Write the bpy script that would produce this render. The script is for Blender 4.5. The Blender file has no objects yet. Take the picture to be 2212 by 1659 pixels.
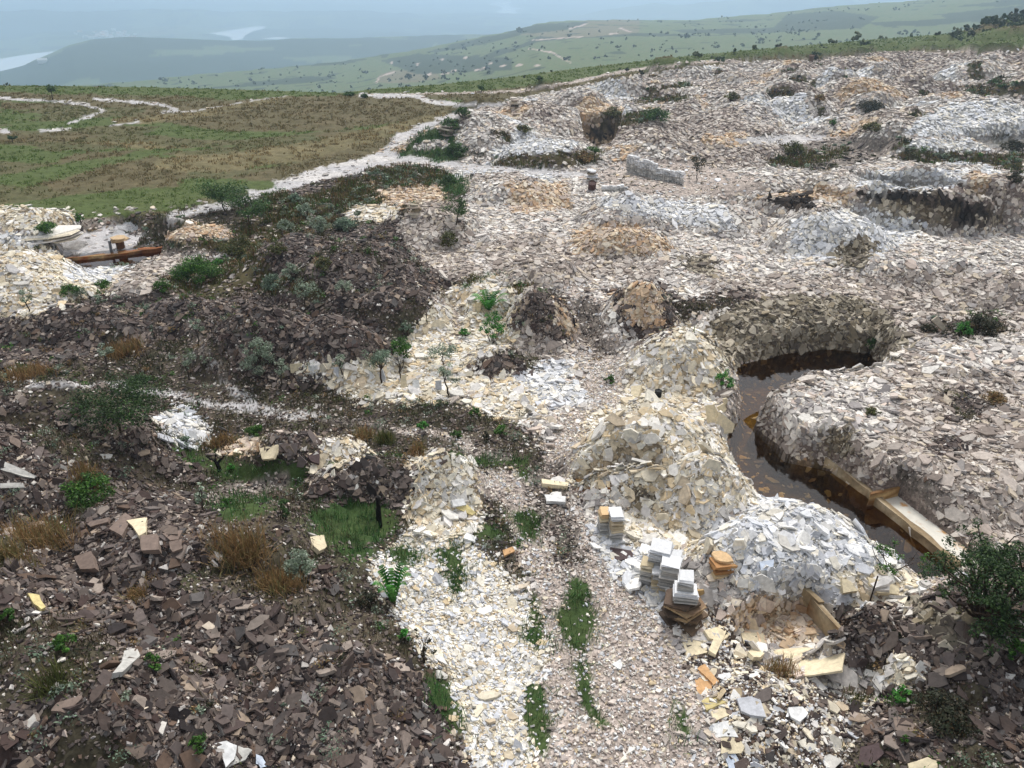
import bpy, math, random
import numpy as np
from mathutils import Vector

# ------------------------------------------------------------------ camera, sky, sun, exposure
scene = bpy.context.scene
COL = scene.collection
CAM_H, PITCH, F = 13.0, math.radians(28.0), 1659.0      # F: focal length in survey pixels (2212 wide)
cam_d = bpy.data.cameras.new("camera"); cam = bpy.data.objects.new("camera", cam_d); COL.objects.link(cam)
cam.location = (0, 0, CAM_H); cam.rotation_euler = (math.pi/2 - PITCH, 0, 0)
cam_d.sensor_width = 36; cam_d.lens = 27.0; cam_d.clip_start = 0.5; cam_d.clip_end = 40000
scene.camera = cam

SUN_EL, SUN_AZ = math.radians(55), math.radians(12)     # azimuth from +Y towards +X
world = bpy.data.worlds.new("World"); scene.world = world; world.use_nodes = True
nt = world.node_tree; nt.nodes.clear()
wo = nt.nodes.new("ShaderNodeOutputWorld"); bg = nt.nodes.new("ShaderNodeBackground")
sky = nt.nodes.new("ShaderNodeTexSky"); sky.sky_type = 'NISHITA'; sky.sun_disc = False
sky.sun_elevation = SUN_EL; sky.sun_rotation = SUN_AZ; sky.dust_density = 4.0; sky.air_density = 1.2
hs = nt.nodes.new("ShaderNodeHueSaturation"); hs.inputs["Saturation"].default_value = 0.30
nt.links.new(sky.outputs[0], hs.inputs["Color"]); nt.links.new(hs.outputs[0], bg.inputs[0])
bg.inputs[1].default_value = 0.15
nt.links.new(bg.outputs[0], wo.inputs[0])
sun_d = bpy.data.lights.new("sun", 'SUN'); sun = bpy.data.objects.new("sun", sun_d); COL.objects.link(sun)
sun_d.energy = 1.5; sun_d.angle = math.radians(14); sun_d.color = (1.0, 0.97, 0.92)
sd = Vector((math.sin(SUN_AZ)*math.cos(SUN_EL), math.cos(SUN_AZ)*math.cos(SUN_EL), math.sin(SUN_EL)))
sun.rotation_euler = (-sd).to_track_quat('-Z', 'Y').to_euler()
vs = scene.view_settings
vs.view_transform = 'Standard'; vs.look = 'None'; vs.gamma = 1; vs.use_curve_mapping = False
vs.exposure = 0.12
scene.render.engine = 'CYCLES'
cy = scene.cycles
cy.max_bounces = 6; cy.diffuse_bounces = 3; cy.glossy_bounces = 3; cy.transmission_bounces = 4
cy.transparent_max_bounces = 8; cy.volume_bounces = 2; cy.sample_clamp_indirect = 4
cy.use_denoising = True
try:
    cy.denoiser = 'OPENIMAGEDENOISE'; cy.denoising_prefilter = 'ACCURATE'
except Exception:
    pass

RNG = np.random.default_rng(7)
random.seed(7)

# ------------------------------------------------------------------ numbers: noise, survey, helpers
def lin(c):
    c = np.asarray(c, float) / 255.0
    return np.where(c <= 0.04045, c / 12.92, ((c + 0.055) / 1.055) ** 2.4)

def _h(ix, iy, seed):
    n = (ix.astype(np.int64) * 374761393 + iy.astype(np.int64) * 668265263 + seed * 1442695041) & 0x7fffffff
    n = ((n ^ (n >> 13)) * 1274126177) & 0x7fffffff
    return ((n ^ (n >> 16)) & 0xffff) / 65535.0

def vnoise(x, y, seed=0):
    x = np.asarray(x, float); y = np.asarray(y, float)
    ix = np.floor(x); iy = np.floor(y); fx = x - ix; fy = y - iy
    fx = fx*fx*(3-2*fx); fy = fy*fy*(3-2*fy)
    a = _h(ix, iy, seed); b = _h(ix+1, iy, seed); c = _h(ix, iy+1, seed); d = _h(ix+1, iy+1, seed)
    return (a*(1-fx)+b*fx)*(1-fy) + (c*(1-fx)+d*fx)*fy

def fbm(x, y, seed=0, n=4):
    s = 0; a = 0.5; t = 0
    for i in range(n):
        s = s + a*vnoise(x*2**i + 17.3*i, y*2**i - 9.1*i, seed+i); t += a; a *= 0.5
    return s/t

CP, SP = math.cos(PITCH), math.sin(PITCH)
def ray(U, V):
    dx = (np.asarray(U, float)-1106.0)/F; up = (829.5-np.asarray(V, float))/F
    return dx, CP+up*SP+0*dx, -SP+up*CP+0*dx
def at_z(U, V, z=0.0):
    dx, dy, dz = ray(U, V); t = (z-CAM_H)/dz
    return dx*t, dy*t
def project(x, y, z):
    f = np.maximum(y*CP-(z-CAM_H)*SP, 0.1); up = y*SP+(z-CAM_H)*CP
    return 1106+F*x/f, 829.5-F*up/f
def smooth(t):
    t = np.clip(t, 0, 1); return t*t*(3-2*t)

def in_poly(px, py, poly):
    poly = np.asarray(poly, float); inside = np.zeros(px.shape, bool)
    bb = (px >= poly[:, 0].min()) & (px <= poly[:, 0].max()) & (py >= poly[:, 1].min()) & (py <= poly[:, 1].max())
    if not bb.any(): return inside
    x = px[bb]; y = py[bb]; ins = np.zeros(x.shape, bool)
    for i in range(len(poly)):
        x1, y1 = poly[i-1]; x2, y2 = poly[i]
        if y1 == y2: continue
        c = ((y1 > y) != (y2 > y)) & (x < (x2-x1)*(y-y1)/(y2-y1)+x1)
        ins ^= c
    inside[bb] = ins
    return inside
def seg_dist(px, py, pts, closed=False):
    d = np.full(px.shape, 1e9); pts = np.asarray(pts, float)
    rng_ = range(0 if closed else 1, len(pts))
    for i in rng_:
        a = pts[i-1]; b = pts[i]; v = b-a; L = max((v*v).sum(), 1e-9)
        t = np.clip(((px-a[0])*v[0]+(py-a[1])*v[1])/L, 0, 1)
        d = np.minimum(d, np.hypot(px-a[0]-t*v[0], py-a[1]-t*v[1]))
    return d

def mesh_np(name, verts, faces, mat, parent=None, attrs=None, smooth_shade=False, origin=None):
    """One mesh object from numpy arrays; faces is a list of (m,k) index arrays."""
    verts = np.asarray(verts, np.float32).reshape(-1, 3)
    if origin is not None: verts = verts-np.asarray(origin, np.float32)
    me = bpy.data.meshes.new(name)
    faces = [np.asarray(f, np.int32) for f in faces if len(f)]
    me.vertices.add(len(verts)); me.vertices.foreach_set("co", verts.ravel())
    li = np.concatenate([f.ravel() for f in faces])
    tot = np.concatenate([np.full(len(f), f.shape[1], np.int32) for f in faces])
    st = np.concatenate([[0], np.cumsum(tot)[:-1]]).astype(np.int32)
    me.loops.add(len(li)); me.loops.foreach_set("vertex_index", li)
    me.polygons.add(len(tot)); me.polygons.foreach_set("loop_start", st)
    me.polygons.foreach_set("loop_total", tot)
    me.polygons.foreach_set("use_smooth", np.full(len(tot), smooth_shade))
    me.update(calc_edges=True)
    for k, a in (attrs or {}).items():
        a = np.asarray(a, np.float32)
        if a.ndim == 1:
            at = me.attributes.new(k, 'FLOAT', 'POINT'); at.data.foreach_set("value", a)
        else:
            at = me.color_attributes.new(k, 'FLOAT_COLOR', 'POINT')
            at.data.foreach_set("color", np.concatenate([a, np.ones((len(a), 1), np.float32)], 1).ravel())
    me.materials.append(mat)
    o = bpy.data.objects.new(name, me); COL.objects.link(o)
    if origin is not None and parent is None: o.location = origin
    if parent is not None: o.parent = parent
    return o
def tag(o, label=None, cat=None, group=None, kind=None):
    if label: o["label"] = label
    if cat: o["category"] = cat
    if group: o["group"] = group
    if kind: o["kind"] = kind
    return o
def thing(name, loc, label, cat, group=None):
    o = bpy.data.objects.new(name, None); COL.objects.link(o); o.location = loc; o.empty_display_size = 0.2
    return tag(o, label, cat, group)

# ------------------------------------------------------------------ materials
def material(name, rough=0.85, spec=0.3, scale=0, amp=0.0, bump=0.0, scale2=0, trans=0.0):
    """Base colour = the piece's own stone or leaf colour (attribute Col) broken up by noise."""
    m = bpy.data.materials.new(name); m.use_nodes = True
    n = m.node_tree.nodes; l = m.node_tree.links; b = n["Principled BSDF"]
    a = n.new("ShaderNodeAttribute"); a.attribute_name = "Col"
    b.inputs["Roughness"].default_value = rough; b.inputs["Specular IOR Level"].default_value = spec
    out = a.outputs["Color"]
    if scale:
        g = n.new("ShaderNodeNewGeometry")
        nz = n.new("ShaderNodeTexNoise"); nz.inputs["Scale"].default_value = scale; nz.inputs["Detail"].default_value = 5
        nz.inputs["Roughness"].default_value = 0.65
        l.new(g.outputs["Position"], nz.inputs["Vector"])
        mr = n.new("ShaderNodeMapRange"); mr.inputs[1].default_value = 0.3; mr.inputs[2].default_value = 0.7
        mr.inputs[3].default_value = 1-amp; mr.inputs[4].default_value = 1+amp
        l.new(nz.outputs["Fac"], mr.inputs[0])
        mx = n.new("ShaderNodeVectorMath"); mx.operation = 'SCALE'
        l.new(out, mx.inputs[0]); l.new(mr.outputs[0], mx.inputs["Scale"]); out = mx.outputs[0]
        if bump:
            bp = n.new("ShaderNodeBump"); bp.inputs["Strength"].default_value = bump; bp.inputs["Distance"].default_value = 0.03
            l.new(nz.outputs["Fac"], bp.inputs["Height"]); l.new(bp.outputs[0], b.inputs["Normal"])
    l.new(out, b.inputs["Base Color"])
    if trans:
        tr = n.new("ShaderNodeBsdfTranslucent"); l.new(out, tr.inputs["Color"])
        ms = n.new("ShaderNodeMixShader"); ms.inputs[0].default_value = trans
        l.new(b.outputs[0], ms.inputs[1]); l.new(tr.outputs[0], ms.inputs[2])
        l.new(ms.outputs[0], n["Material Output"].inputs["Surface"])
    return m

M_STONE = material("quarry_stone", 0.8, 0.25, 9, 0.22, 0.25)
M_TILE = material("cut_stone", 0.75, 0.25, 14, 0.12, 0.15)
M_LEAF = material("leaves", 0.6, 0.3, trans=0.25)
M_GRASS = material("grass_blades", 0.7, 0.2, trans=0.2)
M_BARK = material("bark", 0.9, 0.2, 20, 0.3, 0.4)
M_RUST = material("rusty_metal", 0.8, 0.4, 12, 0.4, 0.3)
M_WALLS = material("painted_walls", 0.8, 0.2)

def ground_material():
    m = bpy.data.materials.new("ground_surface"); m.use_nodes = True
    n = m.node_tree.nodes; l = m.node_tree.links; b = n["Principled BSDF"]
    b.inputs["Roughness"].default_value = 0.9; b.inputs["Specular IOR Level"].default_value = 0.15
    a = n.new("ShaderNodeAttribute"); a.attribute_name = "Col"
    gr = n.new("ShaderNodeAttribute"); gr.attribute_name = "Grit"
    g = n.new("ShaderNodeNewGeometry")
    fac = None; hts = []
    for sc_, lo, hi in ((7.0, 0.55, 1.5), (19.0, 0.6, 1.45)):
        wv = n.new("ShaderNodeTexNoise"); wv.inputs["Scale"].default_value = sc_*0.6
        l.new(g.outputs["Position"], wv.inputs["Vector"])
        ad = n.new("ShaderNodeVectorMath"); ad.operation = 'MULTIPLY_ADD'
        ad.inputs[1].default_value = (0.25/sc_*4,)*3
        l.new(wv.outputs["Color"], ad.inputs[0]); l.new(g.outputs["Position"], ad.inputs[2])
        v = n.new("ShaderNodeTexVoronoi"); v.inputs["Scale"].default_value = sc_
        l.new(ad.outputs[0], v.inputs["Vector"])
        sp = n.new("ShaderNodeSeparateColor"); l.new(v.outputs["Color"], sp.inputs[0])
        mr = n.new("ShaderNodeMapRange"); mr.inputs[3].default_value = lo; mr.inputs[4].default_value = hi
        l.new(sp.outputs[0], mr.inputs[0]); hts.append(sp.outputs[0])
        if fac is None: fac = mr.outputs[0]
        else:
            mu = n.new("ShaderNodeMath"); mu.operation = 'MULTIPLY'
            l.new(fac, mu.inputs[0]); l.new(mr.outputs[0], mu.inputs[1]); fac = mu.outputs[0]
    # fade of chip contrast with Grit
    mx = n.new("ShaderNodeMapRange"); mx.inputs[3].default_value = 1.0
    l.new(gr.outputs["Fac"], mx.inputs[0]); l.new(fac, mx.inputs[4])
    nz = n.new("ShaderNodeTexNoise"); nz.inputs["Scale"].default_value = 2.2; nz.inputs["Detail"].default_value = 8
    nz.inputs["Roughness"].default_value = 0.7
    l.new(g.outputs["Position"], nz.inputs["Vector"])
    m2 = n.new("ShaderNodeMapRange"); m2.inputs[1].default_value = 0.3; m2.inputs[2].default_value = 0.7
    m2.inputs[3].default_value = 0.72; m2.inputs[4].default_value = 1.28
    l.new(nz.outputs["Fac"], m2.inputs[0])
    mm = n.new("ShaderNodeMath"); mm.operation = 'MULTIPLY'
    l.new(mx.outputs[0], mm.inputs[0]); l.new(m2.outputs[0], mm.inputs[1])
    sc = n.new("ShaderNodeVectorMath"); sc.operation = 'SCALE'
    l.new(a.outputs["Color"], sc.inputs[0]); l.new(mm.outputs[0], sc.inputs["Scale"])
    l.new(sc.outputs[0], b.inputs["Base Color"])
    bp = n.new("ShaderNodeBump"); bp.inputs["Strength"].default_value = 0.6; bp.inputs["Distance"].default_value = 0.06
    l.new(hts[0], bp.inputs["Height"]); l.new(bp.outputs[0], b.inputs["Normal"])
    return m
M_GROUND = ground_material()

def water_material(name, tint, rough=0.03, wave=3.0, body=None):
    m = bpy.data.materials.new(name); m.use_nodes = True
    n = m.node_tree.nodes; l = m.node_tree.links; n.remove(n["Principled BSDF"])
    gl = n.new("ShaderNodeBsdfGlossy"); gl.inputs["Roughness"].default_value = rough
    gl.inputs["Color"].default_value = (0.95, 0.97, 1, 1)
    if body is None:
        tr = n.new("ShaderNodeBsdfTransparent"); tr.inputs["Color"].default_value = (*tint, 1)
    else:
        tr = n.new("ShaderNodeBsdfDiffuse"); tr.inputs["Color"].default_value = (*body, 1)
    fr = n.new("ShaderNodeFresnel"); fr.inputs["IOR"].default_value = 1.33
    nz = n.new("ShaderNodeTexNoise"); nz.inputs["Scale"].default_value = wave; nz.inputs["Detail"].default_value = 3
    g = n.new("ShaderNodeNewGeometry"); l.new(g.outputs["Position"], nz.inputs["Vector"])
    bp = n.new("ShaderNodeBump"); bp.inputs["Strength"].default_value = 0.08; bp.inputs["Distance"].default_value = 0.05
    l.new(nz.outputs["Fac"], bp.inputs["Height"])
    l.new(bp.outputs[0], gl.inputs["Normal"]); l.new(bp.outputs[0], fr.inputs["Normal"])
    ms = n.new("ShaderNodeMixShader")
    l.new(fr.outputs[0], ms.inputs[0]); l.new(tr.outputs[0], ms.inputs[1]); l.new(gl.outputs[0], ms.inputs[2])
    l.new(ms.outputs[0], n["Material Output"].inputs["Surface"])
    return m
# ------------------------------------------------------------------ ground cover survey (polygons in survey pixels, painted in order)
TYPES = 'gGbyrsmkpwcdotexqvnihHfQz'
# type: ground colours, grit, slab colours, slab density, slab size, tilt, tufts per m2, tuft height, tuft colours
W_ = [(226,226,226),(216,218,221),(236,234,229),(202,204,209),(228,222,208),(188,190,195),(214,210,202)]
C_ = [(222,212,190),(230,224,208),(210,196,170),(228,224,216),(204,200,194),(214,194,160),(234,230,222),(196,180,156),(216,212,208)]
P_ = [(186,175,165),(168,156,147),(204,195,185),(150,138,129),(214,206,196),(194,181,162),(132,121,113),(160,154,150)]
K_ = [(208,202,196),(190,184,178),(222,216,206),(168,162,158),(230,226,218),(212,198,178),(150,144,142),(200,184,172)]
D_ = [(104,94,88),(150,138,128),(88,78,74),(128,116,108),(100,92,88),(76,65,62),(62,54,52),(94,82,76),(108,98,94),(72,58,54),(122,108,98),(52,46,46),(104,86,74),(150,134,118),(84,72,66),(92,88,86)]
O_ = [(204,178,148),(214,196,168),(190,158,126),(222,210,190),(204,188,170),(196,180,166),(184,168,156)]
T_ = [(152,143,125),(130,121,106),(172,163,146),(114,105,93),(190,181,164),(98,90,82),(142,130,108)]
S_ = [(204,192,182),(188,174,164),(218,210,202),(170,158,150),(196,184,176)]
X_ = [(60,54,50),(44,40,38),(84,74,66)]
GT = [(74,92,44),(88,98,50),(66,80,40),(104,104,62)]
BT = [(104,84,56),(88,70,48),(120,100,66),(78,72,46)]
ET = [(74,78,50),(62,66,44),(92,80,58),(84,88,66),(70,58,44)]
VT = [(56,96,48),(68,108,56),(50,84,44),(84,112,64),(96,104,66)]
TY = {
 'g': ([(90,90,60),(96,92,64),(84,88,56)], .12, None, 0, 0, 0, 9, .11, [(112,112,70),(120,116,76),(104,108,64),(128,118,82)]),
 'G': ([(84,98,54),(80,92,50),(90,100,58)], .10, None, 0, 0, 0, 8, .10, [(100,122,60),(110,128,66),(94,114,56)]),
 'b': ([(100,92,66),(94,88,62),(106,96,70)], .15, None, 0, 0, 0, 9, .12, [(128,114,80),(118,106,72),(134,120,86),(114,108,72)]),
 'y': ([(124,114,82),(114,106,76),(106,100,70)], .12, None, 0, 0, 0, 9, .14, [(168,150,110),(140,122,84),(122,110,76)]),
 'r': ([(196,193,193),(182,180,180),(206,202,198)], .3, K_, .05, .10, .25, .15, .12, ET),
 's': ([(178,166,156),(166,154,145),(188,177,168)], .8, S_+S_+W_+C_, .10, .07, .3, 2.5, .10, ET),
 'm': ([(126,118,110),(110,103,96),(140,131,123)], .8, S_+D_, .14, .08, .3, 5, .12, ET),
 'k': ([(136,128,120),(150,142,134)], .7, K_, 1, .165, .26, .05, .2, ET),
 'p': ([(112,100,94),(128,115,108)], .7, P_, 1, .17, .27, .12, .2, BT),
 'w': ([(150,150,148),(166,164,160)], .6, W_, 1, .17, .26, 0, .2, ET),
 'c': ([(160,146,124),(176,162,140)], .7, C_, 1, .17, .27, 0, .2, ET),
 'd': ([(66,56,52),(78,67,62),(56,48,45)], .9, D_, 1, .122, .34, .8, .2, BT+ET),
 'o': ([(150,128,102),(166,146,120)], .7, O_, 1, .165, .34, 0, .2, BT),
 't': ([(96,86,70),(112,100,82)], .7, T_, 1.2, .19, .5, .1, .2, ET),
 'e': ([(80,73,62),(68,64,50),(88,80,68),(72,72,52)], .65, D_+D_+K_[:3], .22, .085, .3, 24, .17, ET),
 'x': ([(38,33,30),(52,46,42)], .8, X_, .2, .3, .4, 0, .2, BT),  # dark pit rock, with the darkness under overhangs put into its colour
 'q': ([(146,92,44),(120,74,36),(166,120,66)], .5, None, 0, 0, 0, 0, 0, BT),
 'v': ([(56,78,42),(70,84,48)], .3, None, 0, 0, 0, 24, .27, VT),
 'n': ([(196,184,160),(206,196,176)], .8, C_+W_+W_, 1.1, .11, .2, .1, .1, ET),
 'i': ([(92,80,70),(112,98,86),(74,64,58)], .9, C_+W_+D_, .5, .13, .3, .8, .12, BT),
 'h': ([(92,112,72),(100,108,74),(84,104,66)], 0, None, 0, 0, 0, 0, 0, GT),
 'H': ([(118,112,88),(108,104,80)], 0, None, 0, 0, 0, 0, 0, GT),
 'f': ([(52,66,48),(60,72,52)], 0, None, 0, 0, 0, 0, 0, GT),
 'Q': ([(200,184,176),(178,158,150)], 0, None, 0, 0, 0, 0, 0, GT),
 'z': ([(74,70,48),(86,78,54),(66,66,44)], .3, P_+D_, .18, .14, .3, 24, .26, BT+GT),
}
E_EDGE = [(-900,192),(-300,188),(0,184),(200,186),(400,190),(600,196),(740,200),(800,193),(950,182),(1106,166),(1300,141),(1500,119),(1700,101),(1900,84),(2060,72),(2130,50),(2212,34),(2400,24),(3200,20)]
PAINT = [
 # open grassland
 ('g', [(-1000,100),(3300,0),(3300,100),(2212,106),(2000,110),(1850,114),(1760,130),(1600,130),(1480,142),(1340,167),(1200,197),(1060,224),(985,242),(940,268),(830,314),(740,372),(560,414),(440,432),(390,442),(280,452),(170,464),(0,472),(-1000,520)]),
 ('G', [(-1000,150),(0,184),(400,188),(740,200),(800,190),(1106,164),(1500,117),(1900,82),(2212,60),(3300,0),(3300,95),(2212,95),(1960,108),(1700,118),(1560,128),(1400,148),(1180,178),(1000,200),(800,200),(700,212),(520,212),(330,205),(0,198),(-1000,190)]),
 ('b', [(0,199),(210,205),(300,218),(260,222),(0,216)]), ('b', [(0,219),(150,226),(60,238),(0,236)]),
 ('b', [(300,222),(430,222),(620,208),(800,204),(960,215),(985,238),(880,262),(700,282),(520,285),(330,262)]),
 ('b', [(1000,205),(1180,182),(1400,152),(1560,132),(1750,122),(1880,112),(1850,120),(1640,132),(1480,146),(1330,170),(1180,199),(1060,222),(1000,222)]),
 ('b', [(160,330),(300,320),(420,360),(380,400),(120,415),(60,380)]),
 ('y', [(240,258),(330,248),(520,238),(440,252),(300,268),(250,268)]), ('y', [(420,240),(560,212),(640,205),(560,228)]),
 ('y', [(330,345),(380,332),(500,328),(700,298),(850,268),(960,240),(985,246),(920,268),(780,312),(640,345),(480,372),(330,366)]),
 ('y', [(190,308),(300,306),(420,316),(330,322)]), ('b', [(480,385),(700,335),(800,312),(760,345),(600,392)]),
 ('G', [(120,355),(250,335),(330,318),(380,322),(250,352),(60,400),(0,402),(0,380)]),
 # disturbed left half
 ('e', [(-1000,520),(0,472),(170,464),(390,442),(560,412),(740,372),(970,372),(1010,400),(1010,560),(920,700),(960,860),(1130,900),(1190,1000),(1130,1100),(1100,1659),(1100,2600),(-1000,2600)]),
 ('g', [(170,464),(390,442),(560,412),(600,400),(540,425),(400,446),(320,470),(200,478)]),
 ('z', [(790,366),(880,356),(960,366),(950,384),(780,384)]), ('z', [(560,420),(720,390),(960,385),(990,400),(960,420),(760,440),(640,560),(560,520),(500,500),(540,470)]),
 ('z', [(440,520),(560,510),(640,560),(720,600),(830,640),(780,655),(640,640),(500,625),(400,650),(300,620),(360,580)]),
 ('z', [(700,500),(800,480),(830,520),(760,590),(680,560)]), ('v', [(940,392),(1000,380),(1005,420),(950,420)]),
 ('z', [(440,515),(560,520),(560,545),(470,540)]),
 # left pale heaps and wet quarry floor
 ('c', [(-300,470),(20,450),(130,448),(175,470),(165,495),(40,545),(-300,560)]), ('p', [(-300,490),(60,490),(60,520),(-300,540)]),
 ('w', [(-200,510),(60,498),(140,500),(140,515),(40,545),(-200,550)]),
 ('m', [(170,470),(300,470),(290,500),(150,520),(60,540),(100,520)]),
 ('r', [(105,522),(150,505),(230,488),(300,480),(330,500),(260,545),(140,552)]),
 ('c', [(-400,570),(30,522),(100,535),(150,572),(150,602),(240,600),(240,625),(120,665),(20,700),(-400,780)]),
 ('w', [(146,574),(290,566),(262,600),(170,612),(150,604)]),
 ('p', [(240,598),(320,560),(400,545),(430,555),(370,600),(300,650),(240,640)]),
 ('r', [(400,545),(470,538),(520,540),(450,560),(410,566)]),
 ('m', [(136,560),(270,540),(470,532),(472,544),(340,554),(300,570),(150,574)]),
 ('d', [(280,470),(330,455),(380,480),(380,505),(270,505)]), ('o', [(360,500),(420,480),(480,490),(500,510),(440,518),(360,515)]),
 # dark slate heaps left of centre
 ('d', [(50,680),(240,640),(350,620),(480,660),(440,720),(250,765),(0,795),(-400,840),(-400,740)]),
 ('d', [(420,655),(500,632),(620,638),(720,673),(840,700),(860,760),(800,802),(640,802),(560,762),(460,720)]),
 ('d', [(550,525),(640,498),(700,500),(860,470),(970,478),(1000,540),(965,610),(900,662),(830,668),(720,665),(690,610),(590,600)]),
 ('p', [(860,480),(930,430),(990,440),(1010,560),(970,600),(900,560)]),
 ('o', [(810,410),(950,398),(965,432),(850,450)]), ('c', [(730,472),(765,442),(860,445),(840,478)]),
 ('p', [(1000,374),(1130,374),(1150,410),(1010,440)]), ('d', [(690,385),(740,375),(720,400),(650,420)]),
 ('d', [(610,405),(700,392),(690,420),(620,430)]),
 # centre: cream floor with fern, dark lumps
 ('c', [(890,705),(960,620),(1080,598),(1130,640),(1110,740),(1020,800),(960,860),(880,835),(860,780)]),
 ('c', [(612,790),(740,778),(860,770),(980,800),(995,850),(900,862),(760,852),(700,825),(620,808)]),
 ('d', [(470,720),(560,770),(640,805),(700,830),(600,840),(520,800)]),
 ('c', [(980,800),(1160,780),(1200,850),(1140,905),(1010,880)]),
 ('w', [(1100,800),(1280,760),(1330,800),(1280,880),(1170,880)]),
 # central pale rubble plateau
 ('k', [(1000,440),(1020,385),(1280,392),(1400,425),(1620,432),(2300,452),(3300,452),(3300,660),(1900,655),(1560,655),(1500,700),(1570,830),(1500,875),(1300,890),(1220,800),(1260,640),(1100,600),(1010,565)]),
 ('c', [(1330,880),(1360,760),(1440,700),(1560,710),(1590,800),(1540,870)]),
 ('w', [(1280,420),(1400,425),(1560,440),(1600,500),(1450,480),(1300,450)]), ('w', [(1700,470),(1900,440),(2000,480),(1900,560),(1700,560)]),
 ('o', [(1090,390),(1220,395),(1230,450),(1110,460)]), ('o', [(1240,500),(1330,475),(1420,500),(1450,540),(1380,560),(1240,550)]),
 ('p', [(1010,520),(1180,500),(1260,560),(1220,620),(1080,600)]), ('p', [(1220,555),(1330,545),(1440,570),(1420,605),(1260,600)]),
 ('t', [(1460,560),(1530,550),(1545,590),(1470,590)]), ('t', [(1800,535),(1880,510),(1900,530),(1850,580),(1800,570)]),
 ('p', [(1500,600),(2300,580),(2300,700),(1900,680),(1560,640)]),
 ('d', [(1470,650),(1600,625),(1640,640),(1600,665),(1480,690)]),
 ('s', [(1215,600),(1262,605),(1312,700),(1352,780),(1340,890),(1262,890),(1240,780),(1225,700)]),
 ('m', [(1240,640),(1270,640),(1320,760),(1270,780)]),
 ('d', [(1095,660),(1150,622),(1210,632),(1245,700),(1240,740),(1150,730),(1100,700)]), ('o', [(1200,645),(1245,700),(1240,735),(1195,690)]),
 ('d', [(1310,630),(1380,605),(1470,640),(1490,690),(1380,745),(1330,690)]), ('o', [(1370,610),(1430,640),(1420,710),(1360,700),(1330,640)]),
 ('d', [(1005,790),(1080,752),(1155,770),(1150,800),(1050,812)]),
 # right side
 ('t', [(1520,700),(1600,660),(1700,640),(1820,640),(1920,680),(1960,750),(1920,780),(1700,775),(1580,790),(1560,760)]),
 ('p', [(1640,860),(1740,800),(1920,800),(1960,740),(2300,680),(3300,660),(3300,1300),(2212,1180),(2080,1260),(1860,1060),(1700,985),(1650,930)]),
 ('k', [(1660,860),(1800,800),(1960,830),(1930,930),(1780,960),(1680,940)]), ('k', [(1960,740),(2300,720),(2300,800),(2000,800)]),
 ('d', [(1960,690),(2060,680),(2180,690),(2200,720),(2060,725),(1970,715)]), ('e', [(1990,690),(2160,670),(2180,715),(2050,720)]),
 ('d', [(2040,850),(2120,840),(2130,920),(2060,920)]), ('m', [(1900,980),(2020,1040),(2080,1180),(1960,1080)]),
 ('d', [(1990,950),(2060,940),(2090,975),(2010,985)]), ('t', [(1800,925),(1840,930),(1850,985),(1770,975)]),
 ('c', [(1245,1000),(1265,900),(1400,868),(1520,880),(1590,960),(1650,1040),(1610,1100),(1480,1130),(1340,1095),(1240,1050)]),
 ('w', [(1590,1110),(1660,1040),(1810,1060),(1960,1180),(1980,1280),(1820,1310),(1620,1280),(1500,1190),(1470,1130)]),
 ('c', [(1330,1100),(1480,1110),(1560,1180),(1500,1210),(1440,1190),(1340,1180)]), ('c', [(1165,1030),(1235,1030),(1245,1085),(1180,1090)]),
 ('q', [(1240,1046),(1330,1052),(1330,1066),(1250,1062)]), ('t', [(1330,1050),(1420,1060),(1420,1090),(1360,1090)]),
 ('c', [(1800,1230),(1960,1230),(2060,1250),(2040,1300),(1850,1310)]), ('s', [(2010,1200),(2100,1230),(2100,1320),(1960,1320)]),
 # track and its verges
 ('s', [(1180,930),(1230,880),(1280,890),(1250,1000),(1250,1100),(1300,1200),(1400,1300),(1480,1420),(1560,1659),(1700,2600),(1000,2600),(1100,1659),(1160,1300),(1110,1180),(1080,1080),(1000,1050),(985,1010),(1100,1020),(1180,1030)]),
 ('m', [(1150,1000),(1230,990),(1240,1100),(1260,1200),(1210,1260),(1180,1160),(1140,1080)]),
 ('n', [(800,1230),(880,1150),(1000,1150),(1100,1240),(1190,1380),(1140,1659),(1140,2600),(960,2600),(1000,1659),(950,1480),(900,1380),(830,1290)]),
 ('e', [(900,1440),(960,1440),(1000,1560),(1010,1659),(960,1659),(930,1560)]),
 ('c', [(880,1000),(940,980),(1020,990),(1030,1060),(1030,1150),(890,1160),(900,1060)]),
 ('d', [(660,1020),(780,1000),(880,1000),(900,1060),(860,1090),(680,1080)]),
 ('d', [(545,985),(600,942),(690,950),(700,1000),(600,1012)]), ('c', [(690,960),(780,960),(770,1000),(640,1030),(600,1020),(700,1000)]),
 ('o', [(470,975),(540,950),(560,970),(480,990)]),
 ('w', [(340,900),(400,885),(440,930),(450,950),(400,970),(350,930)]),
 # left footpath through the low scrub
 # lower left dark slope
 ('d', [(-1000,860),(60,830),(180,835),(330,880),(330,950),(420,1000),(440,1060),(430,1110),(330,1090),(170,1130),(0,1200),(-1000,1250)]),
 ('d', [(-1000,1250),(0,1200),(170,1130),(330,1088),(440,1110),(600,1200),(760,1250),(880,1380),(930,1480),(960,1560),(1010,1659),(1000,2600),(-1000,2600)]),
 ('e', [(0,1330),(150,1330),(280,1400),(200,1490),(60,1520),(-100,1560),(-100,1330)]), ('e', [(430,1110),(600,1150),(640,1220),(780,1300),(700,1340),(540,1300),(440,1200)]),
 ('e', [(60,1140),(170,1090),(240,1080),(160,1160),(0,1230),(-200,1240),(-200,1150)]),
 ('e', [(350,1230),(520,1220),(560,1290),(420,1290)]),
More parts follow.
